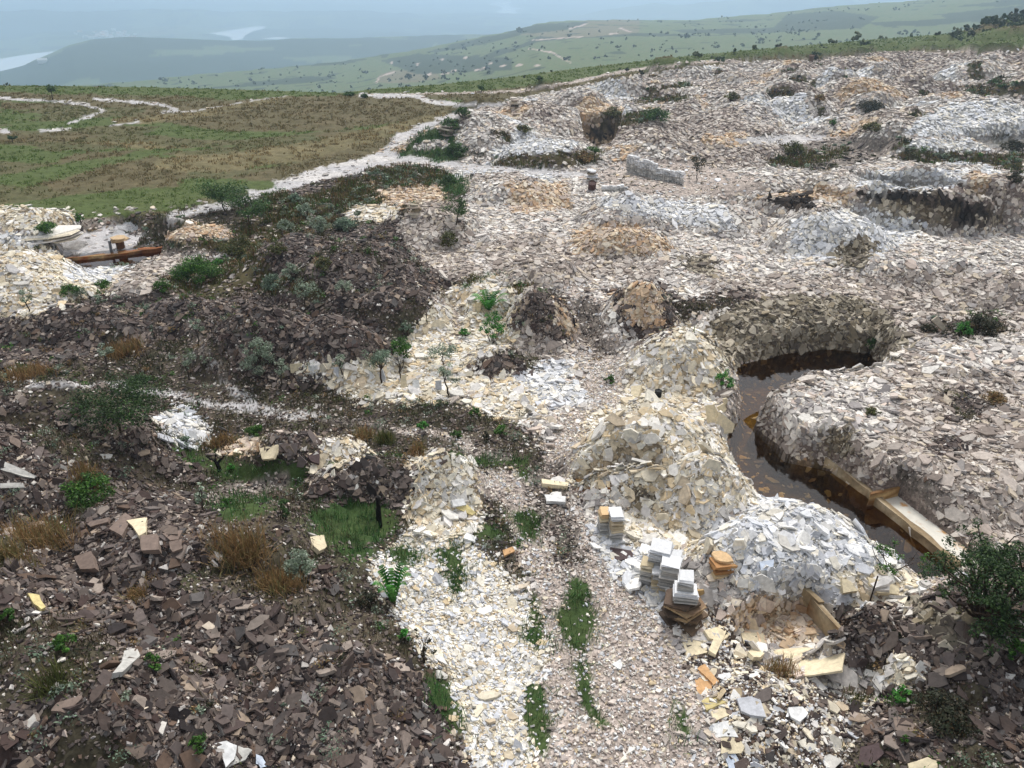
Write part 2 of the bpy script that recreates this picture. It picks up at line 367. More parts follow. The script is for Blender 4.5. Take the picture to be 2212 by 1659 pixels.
 ('i', [(1530,1480),(1600,1440),(1720,1470),(1900,1500),(1860,1659),(1860,2600),(1640,2600),(1560,1659)]),
 ('i', [(1480,1420),(1530,1300),(1560,1320),(1640,1440),(1800,1480),(1830,1540),(1600,1520),(1520,1500)]),
 ('d', [(1790,1330),(1880,1305),(1960,1330),(2010,1420),(1960,1480),(1840,1440)]),
 ('d', [(1960,1320),(2100,1240),(2300,1150),(3300,1250),(3300,2600),(1840,2600),(1830,1600),(1900,1490),(2000,1480)]),
 ('t', [(1960,1300),(2080,1340),(2060,1400),(1990,1370)]), ('c', [(1920,1400),(2000,1440),(1960,1500),(1880,1480)]),
 ('e', [(1930,1500),(2080,1500),(2120,1560),(1960,1570)]),
 ('o', [(1560,1330),(1640,1288),(1740,1300),(1800,1390),(1640,1400)]),
 # lush green
 ('v', [(665,1110),(740,1075),(800,1085),(850,1090),(870,1140),(800,1180),(700,1180)]), ('v', [(836,1190),(890,1165),(918,1190),(900,1230),(850,1230)]),
 ('v', [(1018,1135),(1060,1128),(1086,1150),(1070,1168),(1025,1160)]), ('v', [(1100,1095),(1160,1090),(1172,1130),(1150,1180),(1120,1160)]),
 ('v', [(940,1180),(1010,1170),(1010,1210),(990,1300),(960,1260)]),
 ('v', [(440,1000),(560,1000),(680,1010),(640,1060),(500,1050)]), ('v', [(350,950),(420,970),(480,1010),(400,1010)]), ('v', [(420,1070),(560,1070),(600,1100),(500,1120)]),
 ('v', [(960,975),(1040,978),(1130,990),(1130,1010),(1060,1005),(970,990)]), ('v', [(720,1185),(800,1180),(820,1220),(760,1220)]),
 ('v', [(1130,1260),(1150,1270),(1180,1370),(1170,1420),(1120,1380),(1140,1330)]), ('v', [(1235,1240),(1270,1260),(1290,1340),(1270,1420),(1230,1400),(1200,1320)]),
 ('v', [(1240,1440),(1270,1430),(1300,1540),(1330,1570),(1290,1570),(1250,1500)]), ('v', [(1130,1480),(1180,1480),(1190,1560),(1180,1640),(1130,1620)]),
 ('v', [(900,1450),(970,1470),(1010,1580),(960,1570)]), ('v', [(1450,1500),(1480,1540),(1490,1600),(1460,1580)]),
 ('v', [(1110,1010),(1140,1015),(1145,1045),(1110,1030)]),
 # far right rubble field details
 ('w', [(1840,385),(1900,368),(2000,360),(2080,368),(2095,392),(1980,412),(1870,414)]),
 ('w', [(1940,290),(1990,250),(2060,220),(2160,215),(2260,240),(2300,290),(2060,294)]), ('w', [(2030,300),(2100,300),(2140,325),(2060,325)]),
 ('s', [(1290,372),(1350,345),(1480,340),(1640,385),(1660,410),(1560,425),(1400,420),(1300,405)]),
 ('z', [(1070,340),(1140,330),(1300,325),(1290,350),(1180,362),(1060,360)]), ('v', [(855,330),(930,276),(985,290),(1000,345),(960,350),(880,340)]),
 ('k', [(885,318),(920,300),(970,302),(970,318),(900,322)]),
 ('m', [(1700,310),(1850,295),(1950,300),(1900,345),(1760,370),(1690,350)]), ('r', [(1560,300),(1700,288),(1800,295),(1720,310),(1600,312)]),
 ('z', [(1640,350),(1720,330),(1830,318),(1830,330),(1720,362)]), ('z', [(1920,340),(1960,318),(2040,325),(2130,330),(2212,335),(2212,370),(2100,350),(2000,352)]),
 ('z', [(1290,255),(1390,240),(1430,250),(1350,275),(1290,272)]), ('z', [(1360,225),(1400,205),(1500,205),(1480,220)]), ('z', [(2060,190),(2212,175),(2300,200),(2120,210)]),
 ('z', [(1380,190),(1480,180),(1490,186),(1400,200)]),
 ('t', [(1850,415),(1990,408),(2140,440),(2180,480),(2060,490),(1960,470),(1880,450)]), ('t', [(1890,440),(1960,430),(2060,448),(2050,470),(1930,468)]),
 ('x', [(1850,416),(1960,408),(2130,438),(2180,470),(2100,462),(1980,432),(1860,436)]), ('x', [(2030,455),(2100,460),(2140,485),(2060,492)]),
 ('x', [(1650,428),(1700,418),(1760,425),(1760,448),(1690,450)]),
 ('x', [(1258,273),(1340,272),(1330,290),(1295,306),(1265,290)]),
 # far hills
 ('H', [(810,178),(820,160),(850,150),(930,152),(960,170),(870,180)]), ('H', [(1120,75),(1260,45),(1380,40),(1380,70),(1240,82)]),
 ('f', [(1100,70),(1160,52),(1270,46),(1250,60),(1150,72)]), ('f', [(820,130),(900,115),(1106,125),(1106,150),(900,160)]),
 ('f', [(1660,70),(1700,30),(1800,22),(1900,35),(1860,60)]), ('f', [(2030,30),(2212,10),(2212,50),(2050,45)]),
]
STROKES = [
 ('r', [(-200,205),(0,211),(100,217),(188,224),(195,230),(222,238),(190,252),(145,266)], 2.6), ('r', [(85,282),(120,281),(150,277)], 2.2),
 ('r', [(200,212),(300,221),(345,225),(385,237),(350,243)], 2.4), ('r', [(385,240),(420,238),(560,214),(620,207)], 1),
 ('r', [(238,271),(300,262)], 2), ('r', [(0,282),(20,281)], 3),
 ('r', [(540,420),(620,405),(740,365),(830,330),(860,300),(900,280),(948,262),(985,250)], 9), ('r', [(600,402),(740,362),(850,338)], 15),
 ('r', [(820,335),(950,353),(1060,362),(1160,368),(1280,376)], 8),
 ('r', [(780,205),(900,207),(930,220),(1000,226),(1080,224)], 4.5), ('r', [(360,470),(430,450),(500,438),(560,418)], 8),
 ('s', [(880,202),(1000,200),(1110,196)], 2), ('s', [(1106,198),(1230,178),(1340,154),(1480,136),(1600,128)], 3), ('s', [(2000,112),(2212,108)], 2),
 ('m', [(405,690),(440,740),(460,790)], 10), ('r', [(465,780),(500,840),(540,875)], 8), ('m', [(470,790),(500,820)], 10),
 ('r', [(60,826),(200,832),(340,850),(450,868),(540,880),(620,893),(715,903)], 7), ('m', [(700,905),(820,915),(900,930),(1000,955),(1090,985)], 9),
 ('s', [(860,928),(960,945),(1040,965)], 6), ('s', [(940,640),(985,690),(985,740)], 16), ('m', [(450,1070),(520,1050),(600,1040)], 17),
 ('Q', [(812,178),(820,165),(850,155)], 1.5), ('Q', [(1228,62),(1270,50)], 1.2), ('Q', [(1338,60),(1360,68)], 1.2), ('Q', [(1140,104),(1190,112),(1230,134)], 1.2),
 ('Q', [(1150,86),(1260,78)], 1), ('Q', [(1315,73),(1335,70)], 1.2),
]
for (U_, V_, w_) in [(960,158,14),(980,152,8),(1030,150,12),(1045,146,6),(900,138,4),(955,128,4),(1005,124,4),(1085,142,8),(1120,140,10),(1160,141,10),(1060,136,4),(925,160,8),(845,135,3)]:
    STROKES.append(('Q', [(U_-w_/2, V_+1), (U_+w_/2, V_-1)], 2.0))

# rasterise the survey once (4 px cells near, half-cells far)
TI = {c: i+1 for i, c in enumerate(TYPES)}
def rasterise(u0, u1, v0, v1, step):
    gu, gv = np.meshgrid(np.arange(u0, u1, step), np.arange(v0, v1, step))
    out = np.zeros(gu.shape, np.int16); px = gu.ravel(); py = gv.ravel(); o = out.ravel()
    for c, poly in PAINT: o[in_poly(px, py, poly)] = TI[c]
    for c, pts, w in STROKES:
        p = np.asarray(pts); m = (px > p[:, 0].min()-w) & (px < p[:, 0].max()+w) & (py > p[:, 1].min()-w) & (py < p[:, 1].max()+w)
        idx = np.nonzero(m)[0]
        if len(idx): o[idx[seg_dist(px[idx], py[idx], pts) < w*(0.75+0.5*vnoise(px[idx]/14, py[idx]/9, 5))]] = TI[c]
    return o.reshape(out.shape)
R_NEAR = rasterise(-1000, 3300, 300, 2600, 4.0)
R_FAR = rasterise(-1000, 3300, -60, 300, 1.5)
def survey(U, V):
    U = np.asarray(U, float); V = np.asarray(V, float)
    near = V >= 300
    iu = np.clip(((U+1000)/4).astype(int), 0, R_NEAR.shape[1]-1); iv = np.clip(((V-300)/4).astype(int), 0, R_NEAR.shape[0]-1)
    a = R_NEAR[iv, iu]
    iu = np.clip(((U+1000)/1.5).astype(int), 0, R_FAR.shape[1]-1); iv = np.clip(((V+60)/1.5).astype(int), 0, R_FAR.shape[0]-1)
    return np.where(near, a, R_FAR[iv, iu])

# ------------------------------------------------------------------ terrain heights
def curve(pts):
    p = np.asarray(pts, float); dx, dy, dz = ray(p[:, 0], p[:, 1])
    return np.arctan2(dx, dy), dz/np.hypot(dx, dy)
def az_of(U, V=100): dx, dy, dz = ray(U, V); return np.arctan2(dx, dy)
e_az, e_te = curve(E_EDGE)
A_RIDGE = [(-900,180),(150,181),(300,169),(450,152),(600,140),(750,128),(900,108),(1000,92),(1106,70),(1160,54),(1230,47),(1330,42),(1531,35),(1659,31),(1784,19),(1909,10),(2059,2),(2212,-3),(3200,-10)]
D_RIDGE = [(-900,175),(-100,166),(0,154),(50,142),(100,122),(150,100),(200,89),(275,85),(553,85),(700,82),(900,78),(1000,75),(1200,70),(3200,60)]
C_RIDGE = [(-900,30),(900,26),(1106,38),(1231,40),(1318,26),(1356,19),(1406,9),(1433,10),(1481,8),(1556,0),(1700,-12),(3200,-20)]
a_az, a_te = curve(A_RIDGE); d_az, d_te = curve(D_RIDGE); c_az, c_te = curve(C_RIDGE)

HEAPS = []   # x, y, z, rx, ry, rot, w
def heap(U, V, z, rx, ry, rot=0, w=1.0):
    x, y = at_z(U, V, z); HEAPS.append((float(x), float(y), z, rx, ry, math.radians(rot), w))
# broad spoil platforms
heap(1500,545,0.9,17,9,0,.3); heap(1100,500,.9,6,9,0,.4); heap(2080,885,.75,7.6,5.0,-10,.35); heap(2200,740,1.0,7,4.5,0,.4)
heap(2000,392,2.3,8,3.2,0,.2); heap(1740,415,1.8,4.5,2.5,0,.3)
# heaps, front to back
for a in [(300,1128,2.3,6.2,3.8),(60,1440,2.5,5,4),(-180,1250,3,5,5),(640,1440,1.25,3.6,3.6),(430,1280,1.9,4,3),(60,850,2.3,4.6,3.0),(-120,950,2.6,5,4),
          (250,900,1.0,2.6,2.0),(560,668,2.0,3.2,2.3),(720,695,1.8,2.7,2.1),(780,535,2.3,5,4),(920,445,2.4,4,4.5),(650,515,1.6,4,3),(850,630,1.4,3,2),
          (10,552,2.0,3.8,3.8),(60,455,1.6,5,3),(310,608,.7,2.2,1.6),(330,458,1.3,2.4,2),(425,490,1.0,2.6,2),(160,665,1.0,4.5,2),(380,650,1.0,3,2),
          (1110,385,2.0,5,4),(1370,418,2.4,4.6,4),(1560,440,2.1,4,4),(1790,447,2.7,4.4,4),(1340,485,2.1,4.5,3),(1160,560,1.7,4,3),(1950,560,1.7,5,3),(2150,560,2.0,5,4),
          (1165,630,1.8,1.8,2.3),(1390,612,2.1,2.1,2.7),(1080,755,.75,1.5,1.1),(1420,888,1.9,2.8,2.6),(1530,985,1.5,1.7,1.8),(1345,990,.9,1.6,1.5),
          (1715,1115,.85,2.5,1.7),(1835,1200,.65,1.8,1.4),(1640,1160,1.2,2.2,1.6),(1470,715,1.6,2.4,2.2),(1870,1325,1.1,1.6,1.1),(2190,1330,1.7,3,2.4),(2150,1600,1.0,3.2,2.2),
          (620,943,.95,1.7,1.2),(960,985,1.1,1.4,1.4),(800,1000,.8,2.2,1.1),(720,955,.7,1.4,.9),(700,800,.5,2.2,.9),(1700,1530,.5,2.0,1.6),
          (1040,245,2.6,7,6),(1150,225,2.2,7,6),(930,300,.9,4,2.5),(1190,300,1.6,5,4),(1420,296,1.5,6,3.6),(1560,288,1.6,6,4),
          (1980,363,1.7,4.8,2.4),(2090,222,1.5,9,5),(2080,312,1.0,3.5,2.0),(1650,385,1.4,5,2.5),(1330,232,1.8,6,5),(2180,385,1.6,5,3)]:
    heap(*a)
rr = np.random.default_rng(21)
n_made = 0
while n_made < 170:
    x = rr.uniform(-15, 150); y = rr.uniform(58, 165)
    U_, V_ = project(x, y, 0.0)
    if not (880 < U_ < 2700): continue
    t_ = survey(U_, V_)
    if t_ in (TI['g'], TI['G'], TI['b'], TI['r'], TI['s'], TI['m'], TI['e'], TI['v'], TI['y']): continue
    if V_ > (318 if U_ < 1700 else 350) or (U_ > 2000 and 270 < V_ < 345): continue
    s_ = rr.uniform(.8, 1.7)
    HEAPS.append((x, y, rr.uniform(.8, 2.1)*(.7+.3*s_), 3.2*s_*rr.uniform(.8, 1.5), 2.6*s_, rr.uniform(-.5, .5), rr.uniform(.7, 1.0))); n_made += 1

def wpoly(pts):
    return np.array([at_z(p[0], p[1], p[2]) for p in pts], float)
WATER_Z = -0.46
POOL = wpoly([(1588,812,-.5),(1598,790,-.5),(1700,765,-.5),(1790,756,-.5),(1880,764,-.5),(1912,798,-.5),(1888,810,.3),(1800,803,.5),(1740,812,.5),(1690,845,.4),(1650,880,.1),(1634,916,-.4),
              (1716,990,-.5),(1779,1001,-.5),(1878,1075,-.5),(1957,1149,-.5),(2048,1222,-.5),(2075,1248,-.5),(1985,1252,-.3),(1963,1217,0),(1906,1162,.2),(1849,1117,.4),(1804,1077,.5),(1753,1055,.5),(1708,1046,.5),(1640,1037,.5),(1574,958,.4),(1560,940,.1),(1590,900,-.2),(1600,870,-.3)])
PIT = wpoly([(1560,1400,-.3),(1620,1340,-.3),(1720,1315,-.4),(1775,1330,-.5),(1828,1412,-.6),(1800,1450,-.5),(1700,1462,-.5),(1640,1420,-.4)])
FLOOR = wpoly([(1887,1078,-.33),(1942,1066,-.33),(2015,1126,-.33),(2095,1186,-.33),(2130,1232,-.33),(2078,1234,-.33),(1977,1148,-.33)])
DITCH = wpoly([(1240,1046,-.1),(1330,1050,-.2),(1415,1066,-.2),(1420,1088,-.3),(1330,1078,-.3),(1250,1066,-.2)])
HOLE = wpoly([(1250,272,-1),(1345,270,-1),(1335,290,0),(1297,308,0.4),(1262,288,0)])
CLIFF = wpoly([(1850,420,1.2),(1960,410,2),(2130,440,1.6),(2185,470,.8),(2100,490,-.3),(2040,478,-.3),(1960,470,-.3),(1890,452,0)])
HOLE2 = wpoly([(1645,422,1.2),(1760,420,1.2),(1765,446,.8),(1690,450,.6)])
FLATL = wpoly([(110,524,-.25),(200,492,-.2),(300,482,-.2),(330,500,-.2),(440,518,-.2),(300,540,-.3),(138,557,-.3)])
LPOOL = wpoly([(138,562,-.55),(300,545,-.55),(372,538,-.5),(345,562,-.3),(285,578,-.2),(150,590,-.2)])
RPOND = wpoly([(2060,296,-.4),(2230,286,-.4),(2330,300,-.4),(2300,320,0),(2150,326,0),(2110,305,0)])
SPOND = wpoly([(232,483,-.3),(275,470,-.3),(300,478,-.2),(285,492,-.1)])
CARVES = [(POOL,-1.35,.55),(PIT,-.35,.3),(FLOOR,-.45,.25),(DITCH,-.45,.25),(HOLE,-3.2,1.0),(CLIFF,-1.2,.8),(HOLE2,-1.2,.9),(FLATL,-.35,.8),(LPOOL,-.95,.4),(RPOND,-.9,1.2),(SPOND,-.6,.5)]
LAKE_Z = -200.0
def lpoly(pts): return np.array([at_z(u, v, LAKE_Z) for u, v in pts], float)
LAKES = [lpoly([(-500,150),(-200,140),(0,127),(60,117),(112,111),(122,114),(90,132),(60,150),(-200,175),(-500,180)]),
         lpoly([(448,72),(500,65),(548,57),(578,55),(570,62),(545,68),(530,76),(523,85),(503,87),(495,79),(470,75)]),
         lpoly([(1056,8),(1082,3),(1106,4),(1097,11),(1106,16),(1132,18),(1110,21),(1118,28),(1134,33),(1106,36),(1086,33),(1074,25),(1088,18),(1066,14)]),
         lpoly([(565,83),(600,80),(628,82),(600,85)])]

def heights(x, y):
    x = np.asarray(x, float); y = np.asarray(y, float)
    r = np.hypot(x, y); az = np.arctan2(x, y)
    ete = np.interp(az, e_az, e_te); r_e = np.minimum(13/np.abs(ete)*.95, 215.0)
    z_e = CAM_H + r_e*ete
    z = z_e*smooth((r-60)/(r_e-60))
    near = r < r_e*1.02
    # heaps
    hp = np.zeros(x.shape)
    for (hx, hy, hz, rx, ry, ro, w) in HEAPS:
        m = near & (np.abs(x-hx) < 1.25*max(rx, ry)) & (np.abs(y-hy) < 1.25*max(rx, ry))
        if not m.any(): continue
        ddx = x[m]-hx; ddy = y[m]-hy; c, s = math.cos(ro), math.sin(ro)
        u = (ddx*c+ddy*s)/rx; v = (-ddx*s+ddy*c)/ry
        d = np.hypot(u, v)*(1+.22*(vnoise(ddx/1.5+hx, ddy/1.5+hy, 3)-.5)+.1*(vnoise(ddx/.6+hx, ddy/.6, 4)-.5))
        t = np.clip((1-d)/w, 0, 1)
        hp[m] = np.maximum(hp[m], hz*np.sin(t*math.pi/2)**1.15)
    z = z+hp*(1+near*.5*(fbm(x/1.9, y/1.9, 191, 3)-.5))
    rough = smooth((r_e-r)/20)
    z = z+rough*(.30*(fbm(x/3.2, y/3.2, 11, 4)-.5)+.12*(vnoise(x/.5, y/.5, 12)-.5))
    for poly, zf, wd in CARVES:
        mnx, mny = poly.min(0)-wd; mxx, mxy = poly.max(0)+wd
        m = (x > mnx) & (x < mxx) & (y > mny) & (y < mxy)
        if not m.any(): continue
        ins = in_poly(x[m], y[m], poly); sdist = seg_dist(x[m], y[m], poly, True)*np.where(ins, 1, -1)
        k = smooth((sdist+wd*.45)/wd); zm = z[m]
        z[m] = np.where(zm > zf, zm*(1-k)+(zf+.12*(vnoise(x[m]/.9, y[m]/.9, 31)-.5))*k, zm)
    # beyond the plateau edge
    far = r > r_e
    if far.any():
        xf, yf, rf, af = x[far], y[far], r[far], az[far]
        re_, ze_ = r_e[far], z_e[far]
        rA = np.interp(af, a_az, np.linspace(820, 1250, len(a_az))); zA = CAM_H+rA*np.interp(af, a_az, a_te)
        zD = CAM_H+1950*np.interp(af, d_az, d_te); zC = CAM_H+4600*np.interp(af, c_az, c_te)
        rb = re_*1.9; zb = np.minimum(ze_-26, CAM_H+rb*(np.interp(af, e_az, e_te)-.045))
        kr = [re_, rb, rA, rA*1.28, np.full_like(rA, 1950.), np.full_like(rA, 2250.), np.full_like(rA, 4000.), np.full_like(rA, 4600.), np.full_like(rA, 5200.), np.full_like(rA, 40000.)]
        kz = [ze_, zb, zA, zA-np.maximum(40, .12*rA), zD, np.full_like(rA, LAKE_Z-2), np.full_like(rA, LAKE_Z+4), np.maximum(zC, LAKE_Z+4), np.full_like(rA, LAKE_Z+3), np.full_like(rA, LAKE_Z+8)]
        zz = np.full(rf.shape, LAKE_Z)
        for i in range(len(kr)-1):
            m = (rf >= kr[i]) & (rf < kr[i+1]); t = np.clip((rf-kr[i])/(kr[i+1]-kr[i]), 0, 1)
            s = np.where(kz[i+1] < kz[i], np.sin(t*math.pi/2), t*t*(3-2*t))
            if i == 8: s = t
            zz = np.where(m, kz[i]+(kz[i+1]-kz[i])*s, zz)
        amp = np.clip((rf-re_)/400, 0, 1)*np.minimum(.012*rf, 34)
        zz = zz+amp*(fbm(xf/260, yf/260, 41, 5)-.5)*np.where(rf > 2250, 1.6, 1)
        valley = rf > 2200
        zz = np.where(valley, np.maximum(zz, LAKE_Z+1.0), zz)
        for L in LAKES:
            mn = L.min(0)-120; mx = L.max(0)+120
            m = (xf > mn[0]) & (xf < mx[0]) & (yf > mn[1]) & (yf < mx[1])
            if m.any():
                ins = in_poly(xf[m], yf[m], L); sd_ = seg_dist(xf[m], yf[m], L, True)*np.where(ins, 1, -1)
                k = smooth((sd_+40)/60); zm = zz[m]
                zz[m] = np.where(zm > LAKE_Z-4, zm*(1-k)+(LAKE_Z-5)*k, zm)
        z[far] = zz
    return z

# ------------------------------------------------------------------ one polar sheet out to the horizon
AZ = np.radians(np.linspace(-62, 62, 1000))
RS = np.concatenate([np.exp(np.linspace(math.log(5.5), math.log(130), 640)), np.exp(np.linspace(math.log(130), math.log(13500), 400))[1:]])
LR = np.log(RS)
GR, GA = np.meshgrid(RS, AZ, indexing='ij')
GX, GY = GR*np.sin(GA), GR*np.cos(GA)
GZ = heights(GX.ravel(), GY.ravel()).reshape(GX.shape)

def _cell(x, y):
    r = np.maximum(np.hypot(x, y), RS[0]); a = np.arctan2(x, y)
    i = np.clip(np.searchsorted(LR, np.log(r))-1, 0, len(RS)-2); j = np.clip(((a-AZ[0])/(AZ[1]-AZ[0])).astype(int), 0, len(AZ)-2)
    fi = np.clip((r-RS[i])/(RS[i+1]-RS[i]), 0, 1); fj = np.clip((a-AZ[j])/(AZ[1]-AZ[0]), 0, 1)
    return i, j, fi, fj
def zat(x, y):
    x = np.atleast_1d(np.asarray(x, float)); y = np.atleast_1d(np.asarray(y, float))
    i, j, fi, fj = _cell(x, y)
    return (GZ[i, j]*(1-fj)+GZ[i, j+1]*fj)*(1-fi)+(GZ[i+1, j]*(1-fj)+GZ[i+1, j+1]*fj)*fi
def normal_at(x, y, e=0.25):
    zx = (zat(x+e, y)-zat(x-e, y))/(2*e); zy = (zat(x, y+e)-zat(x, y-e))/(2*e)
    n = np.stack([-zx, -zy, np.ones_like(zx)], -1)
    return n/np.linalg.norm(n, axis=-1, keepdims=True)
def hit(U, V, t0=7.0, t1=600.0):
    """Where a survey sight line meets the ground."""
    dx, dy, dz = [float(v) for v in ray(U, V)]
    t = np.exp(np.linspace(math.log(t0), math.log(t1), 6000))
    g = (CAM_H+dz*t) <= zat(dx*t, dy*t)
    k = int(np.argmax(g)) if g.any() else len(t)-1
    return dx*t[k], dy*t[k], float(zat(dx*t[k], dy*t[k])[0]), t[k]

def classify(x, y, z, jit=0.0, rng=None):
    """Ground-cover type index at world points."""
    U, V = project(x, y, z); r = np.hypot(x, y); az = np.arctan2(x, y)
    sc = np.clip((V-60)/500, .06, 1.6)
    U = U+sc*15*(fbm(x/1.3, y/1.3, 51, 3)-.5)*2; V = V+sc*9*(fbm(x/1.3, y/1.3, 61, 3)-.5)*2
    if jit: U = U+rng.normal(0, jit, U.shape)*sc; V = V+rng.normal(0, jit*.6, V.shape)*sc
    t = survey(U, V).astype(int)
    r_e = np.minimum(13/np.abs(np.interp(az, e_az, e_te))*.95, 215.0)
    # rubble field without its own survey: patches of stone kinds and scrub
    q = fbm(x/9, y/7, 71, 4); q2 = fbm(x/6+40, y/5, 81, 3)
    mix = np.full(t.shape, TI['p']); mix[q > .46] = TI['k']; mix[q > .68] = TI['w']
    mix[(q2 > .68) & (q < .5)] = TI['o']; mix[q2 < .27] = TI['z']
    t = np.where((t == 0), mix, t)
    # the dark slopes carry patches of soil, moss and weeds
    wd_ = fbm(x/2.6+9, y/2.0, 181, 4)
    t = np.where((t == TI['d']) & (wd_ > .61), TI['e'], t)
    # grassland: patchy colour
    gz = fbm(x/14, y/5, 91, 4)
    isg = t == TI['g']
    t = np.where(isg & (gz > .57), TI['b'], t); t = np.where(isg & (gz < .40), TI['G'], t)
    isG = (t == TI['G']) & (r < r_e)
    # beyond the edge
    far = r > r_e
    fz = fbm(x/90, y/90, 101, 5); fz2 = vnoise(x/14, y/14, 111); big = fbm(x/700, y/700, 121, 3)
    fd = np.where((fz > .52+.10*(r < 1500)) | (fz2 > .86), TI['f'], TI['h'])
    fd = np.where((r > 1500), np.where((fz*.5+big*.5 > .47), TI['f'], np.where(fz > .6, TI['H'], TI['h'])), fd)
    fd = np.where((r > 1500) & (r < 2100), np.where(fz > .38, TI['f'], TI['h']), fd)
    special = np.isin(t, [TI['H'], TI['f'], TI['Q']])
    spotted = special & (t == TI['H']) & (fz2 > .8)
    t = np.where(far, np.where(special & ~spotted, t, fd), np.where(special, TI['G'], t))
    return t

PAL = {}
for c, v in TY.items():
    PAL[TI[c]] = dict(g=lin(v[0]), grit=v[1], s=None if v[2] is None else lin(v[2]), dens=v[3], size=v[4], tilt=v[5], td=v[6], th=v[7], tc=lin(v[8]))
def cover_colour(t, x, y):
    c = np.zeros(t.shape+(3,)); gr = np.zeros(t.shape)
    for k, p in PAL.items():
        m = t == k
        if not m.any(): continue
        f = fbm(x[m]/1.7, y[m]/1.7, 131, 3)*1.6-.3; n = len(p['g']); q = np.clip(f, 0, .999)*(n-1)
        i = q.astype(int); w = (q-i)[:, None]
        c[m] = p['g'][i]*(1-w)+p['g'][np.minimum(i+1, n-1)]*w; gr[m] = p['grit']
    return c, gr
X, Y, Z = GX.ravel(), GY.ravel(), GZ.ravel()
GT_ = classify(X, Y, Z)
gc = np.zeros((len(X), 3)); gg = np.zeros(len(X)); rg = np.random.default_rng(5)
for k in range(3):
    ty = GT_ if k == 0 else classify(X, Y, Z, 4.0, rg)
    c_, g_ = cover_colour(ty, X, Y); gc += c_/3; gg += g_/3
# shallow-water beds stay ochre with algae
nr, na = GX.shape
idx = np.arange(nr*na).reshape(nr, na)
quads = np.stack([idx[:-1, :-1], idx[:-1, 1:], idx[1:, 1:], idx[1:, :-1]], -1).reshape(-1, 4)
QT = GT_.reshape(nr, na)[:-1, :-1].ravel(); QR = GR[:-1, :-1].ravel()
QE = np.minimum(13/np.abs(np.interp(GA[:-1, :-1].ravel(), e_az, e_te))*.95, 215.0)
for P_L, colr in ((POOL, (112,94,52)), (LPOOL, (112,86,52))):
    ins = in_poly(X, Y, P_L) & (Z < -.7); f = fbm(X[ins]/.8, Y[ins]/.8, 141, 3)[:, None]
    gc[ins] = lin(colr)*(1.3*f)+lin((58,48,32))*(1-f)
def sheet(name, mask, label, cat):
    q = quads[mask]; u, inv = np.unique(q.ravel(), return_inverse=True)
    o = mesh_np(name, np.stack([X, Y, Z], -1)[u], [inv.reshape(-1, 4)], M_GROUND, attrs={"Col": gc[u], "Grit": gg[u]}, smooth_shade=True)
    return tag(o, label, cat, kind="structure")
beyond = QR > QE
is_track = np.isin(QT, [TI['r'], TI['s']]) & ~beyond
is_grass = np.isin(QT, [TI['g'], TI['G'], TI['b'], TI['y']]) & ~beyond & ~is_track
sheet("hills", beyond, "hazy green hills and wide valley falling away behind the quarry plateau", "hills")
sheet("dirt_track", is_track, "pale crushed stone tracks winding through the quarry and across the grassland", "track")
sheet("grassland", is_grass, "rolling green and brown grassland at the edge of the plateau", "grassland")
sheet("ground", ~(beyond | is_track | is_grass), "broken stone quarry ground under the slab rubble", "ground")

# ------------------------------------------------------------------ water
def water(name, poly, z, mat, label, grow=0.0):
    p = np.asarray(poly, float); c = p.mean(0)
    if grow: p = c+(p-c)*(1+grow/np.maximum(np.linalg.norm(p-c, axis=1, keepdims=True), .01))
    import bmesh
    bm = bmesh.new(); f = bm.faces.new([bm.verts.new((a, b, z)) for a, b in p]); bmesh.ops.triangulate(bm, faces=[f])
    for f in bm.faces:
        if f.normal.z < 0: f.normal_flip()
    me = bpy.data.meshes.new(name); bm.to_mesh(me); bm.free(); me.materials.append(mat)
    o = bpy.data.objects.new(name, me); COL.objects.link(o)
    return tag(o, label, "water", kind="structure")
M_BROWN = water_material("tea_brown_water", (.60, .44, .20)); M_GREY = water_material("shallow_grey_water", (.86, .86, .85))
M_LAKE = water_material("sky_painted_lake_water", None, .25, .02, body=(.86, .9, .93))  # lake: near-white diffuse body stands in for the bright reflected sky
water("pool_water", POOL, WATER_Z, M_BROWN, "tea brown water filling the bent quarry trench", .5)
water("pool_water", LPOOL, -.52, M_BROWN, "dark brown pool below the ochre rock ledge on the left", .5)
water("pool_water", FLATL, -.36, M_GREY, "shallow grey water lying on the wet quarry floor at left")
water("pool_water", SPOND, -.32, M_GREY, "small puddle beside the dark slate heap at left", .3)
water("pond_water", RPOND, -.45, M_GREY, "grey pond below the white slab heap at the right edge", .6)
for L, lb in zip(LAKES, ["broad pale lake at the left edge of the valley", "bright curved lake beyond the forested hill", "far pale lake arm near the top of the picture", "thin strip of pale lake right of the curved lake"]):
    water("lake_water", L, LAKE_Z, M_LAKE, lb)
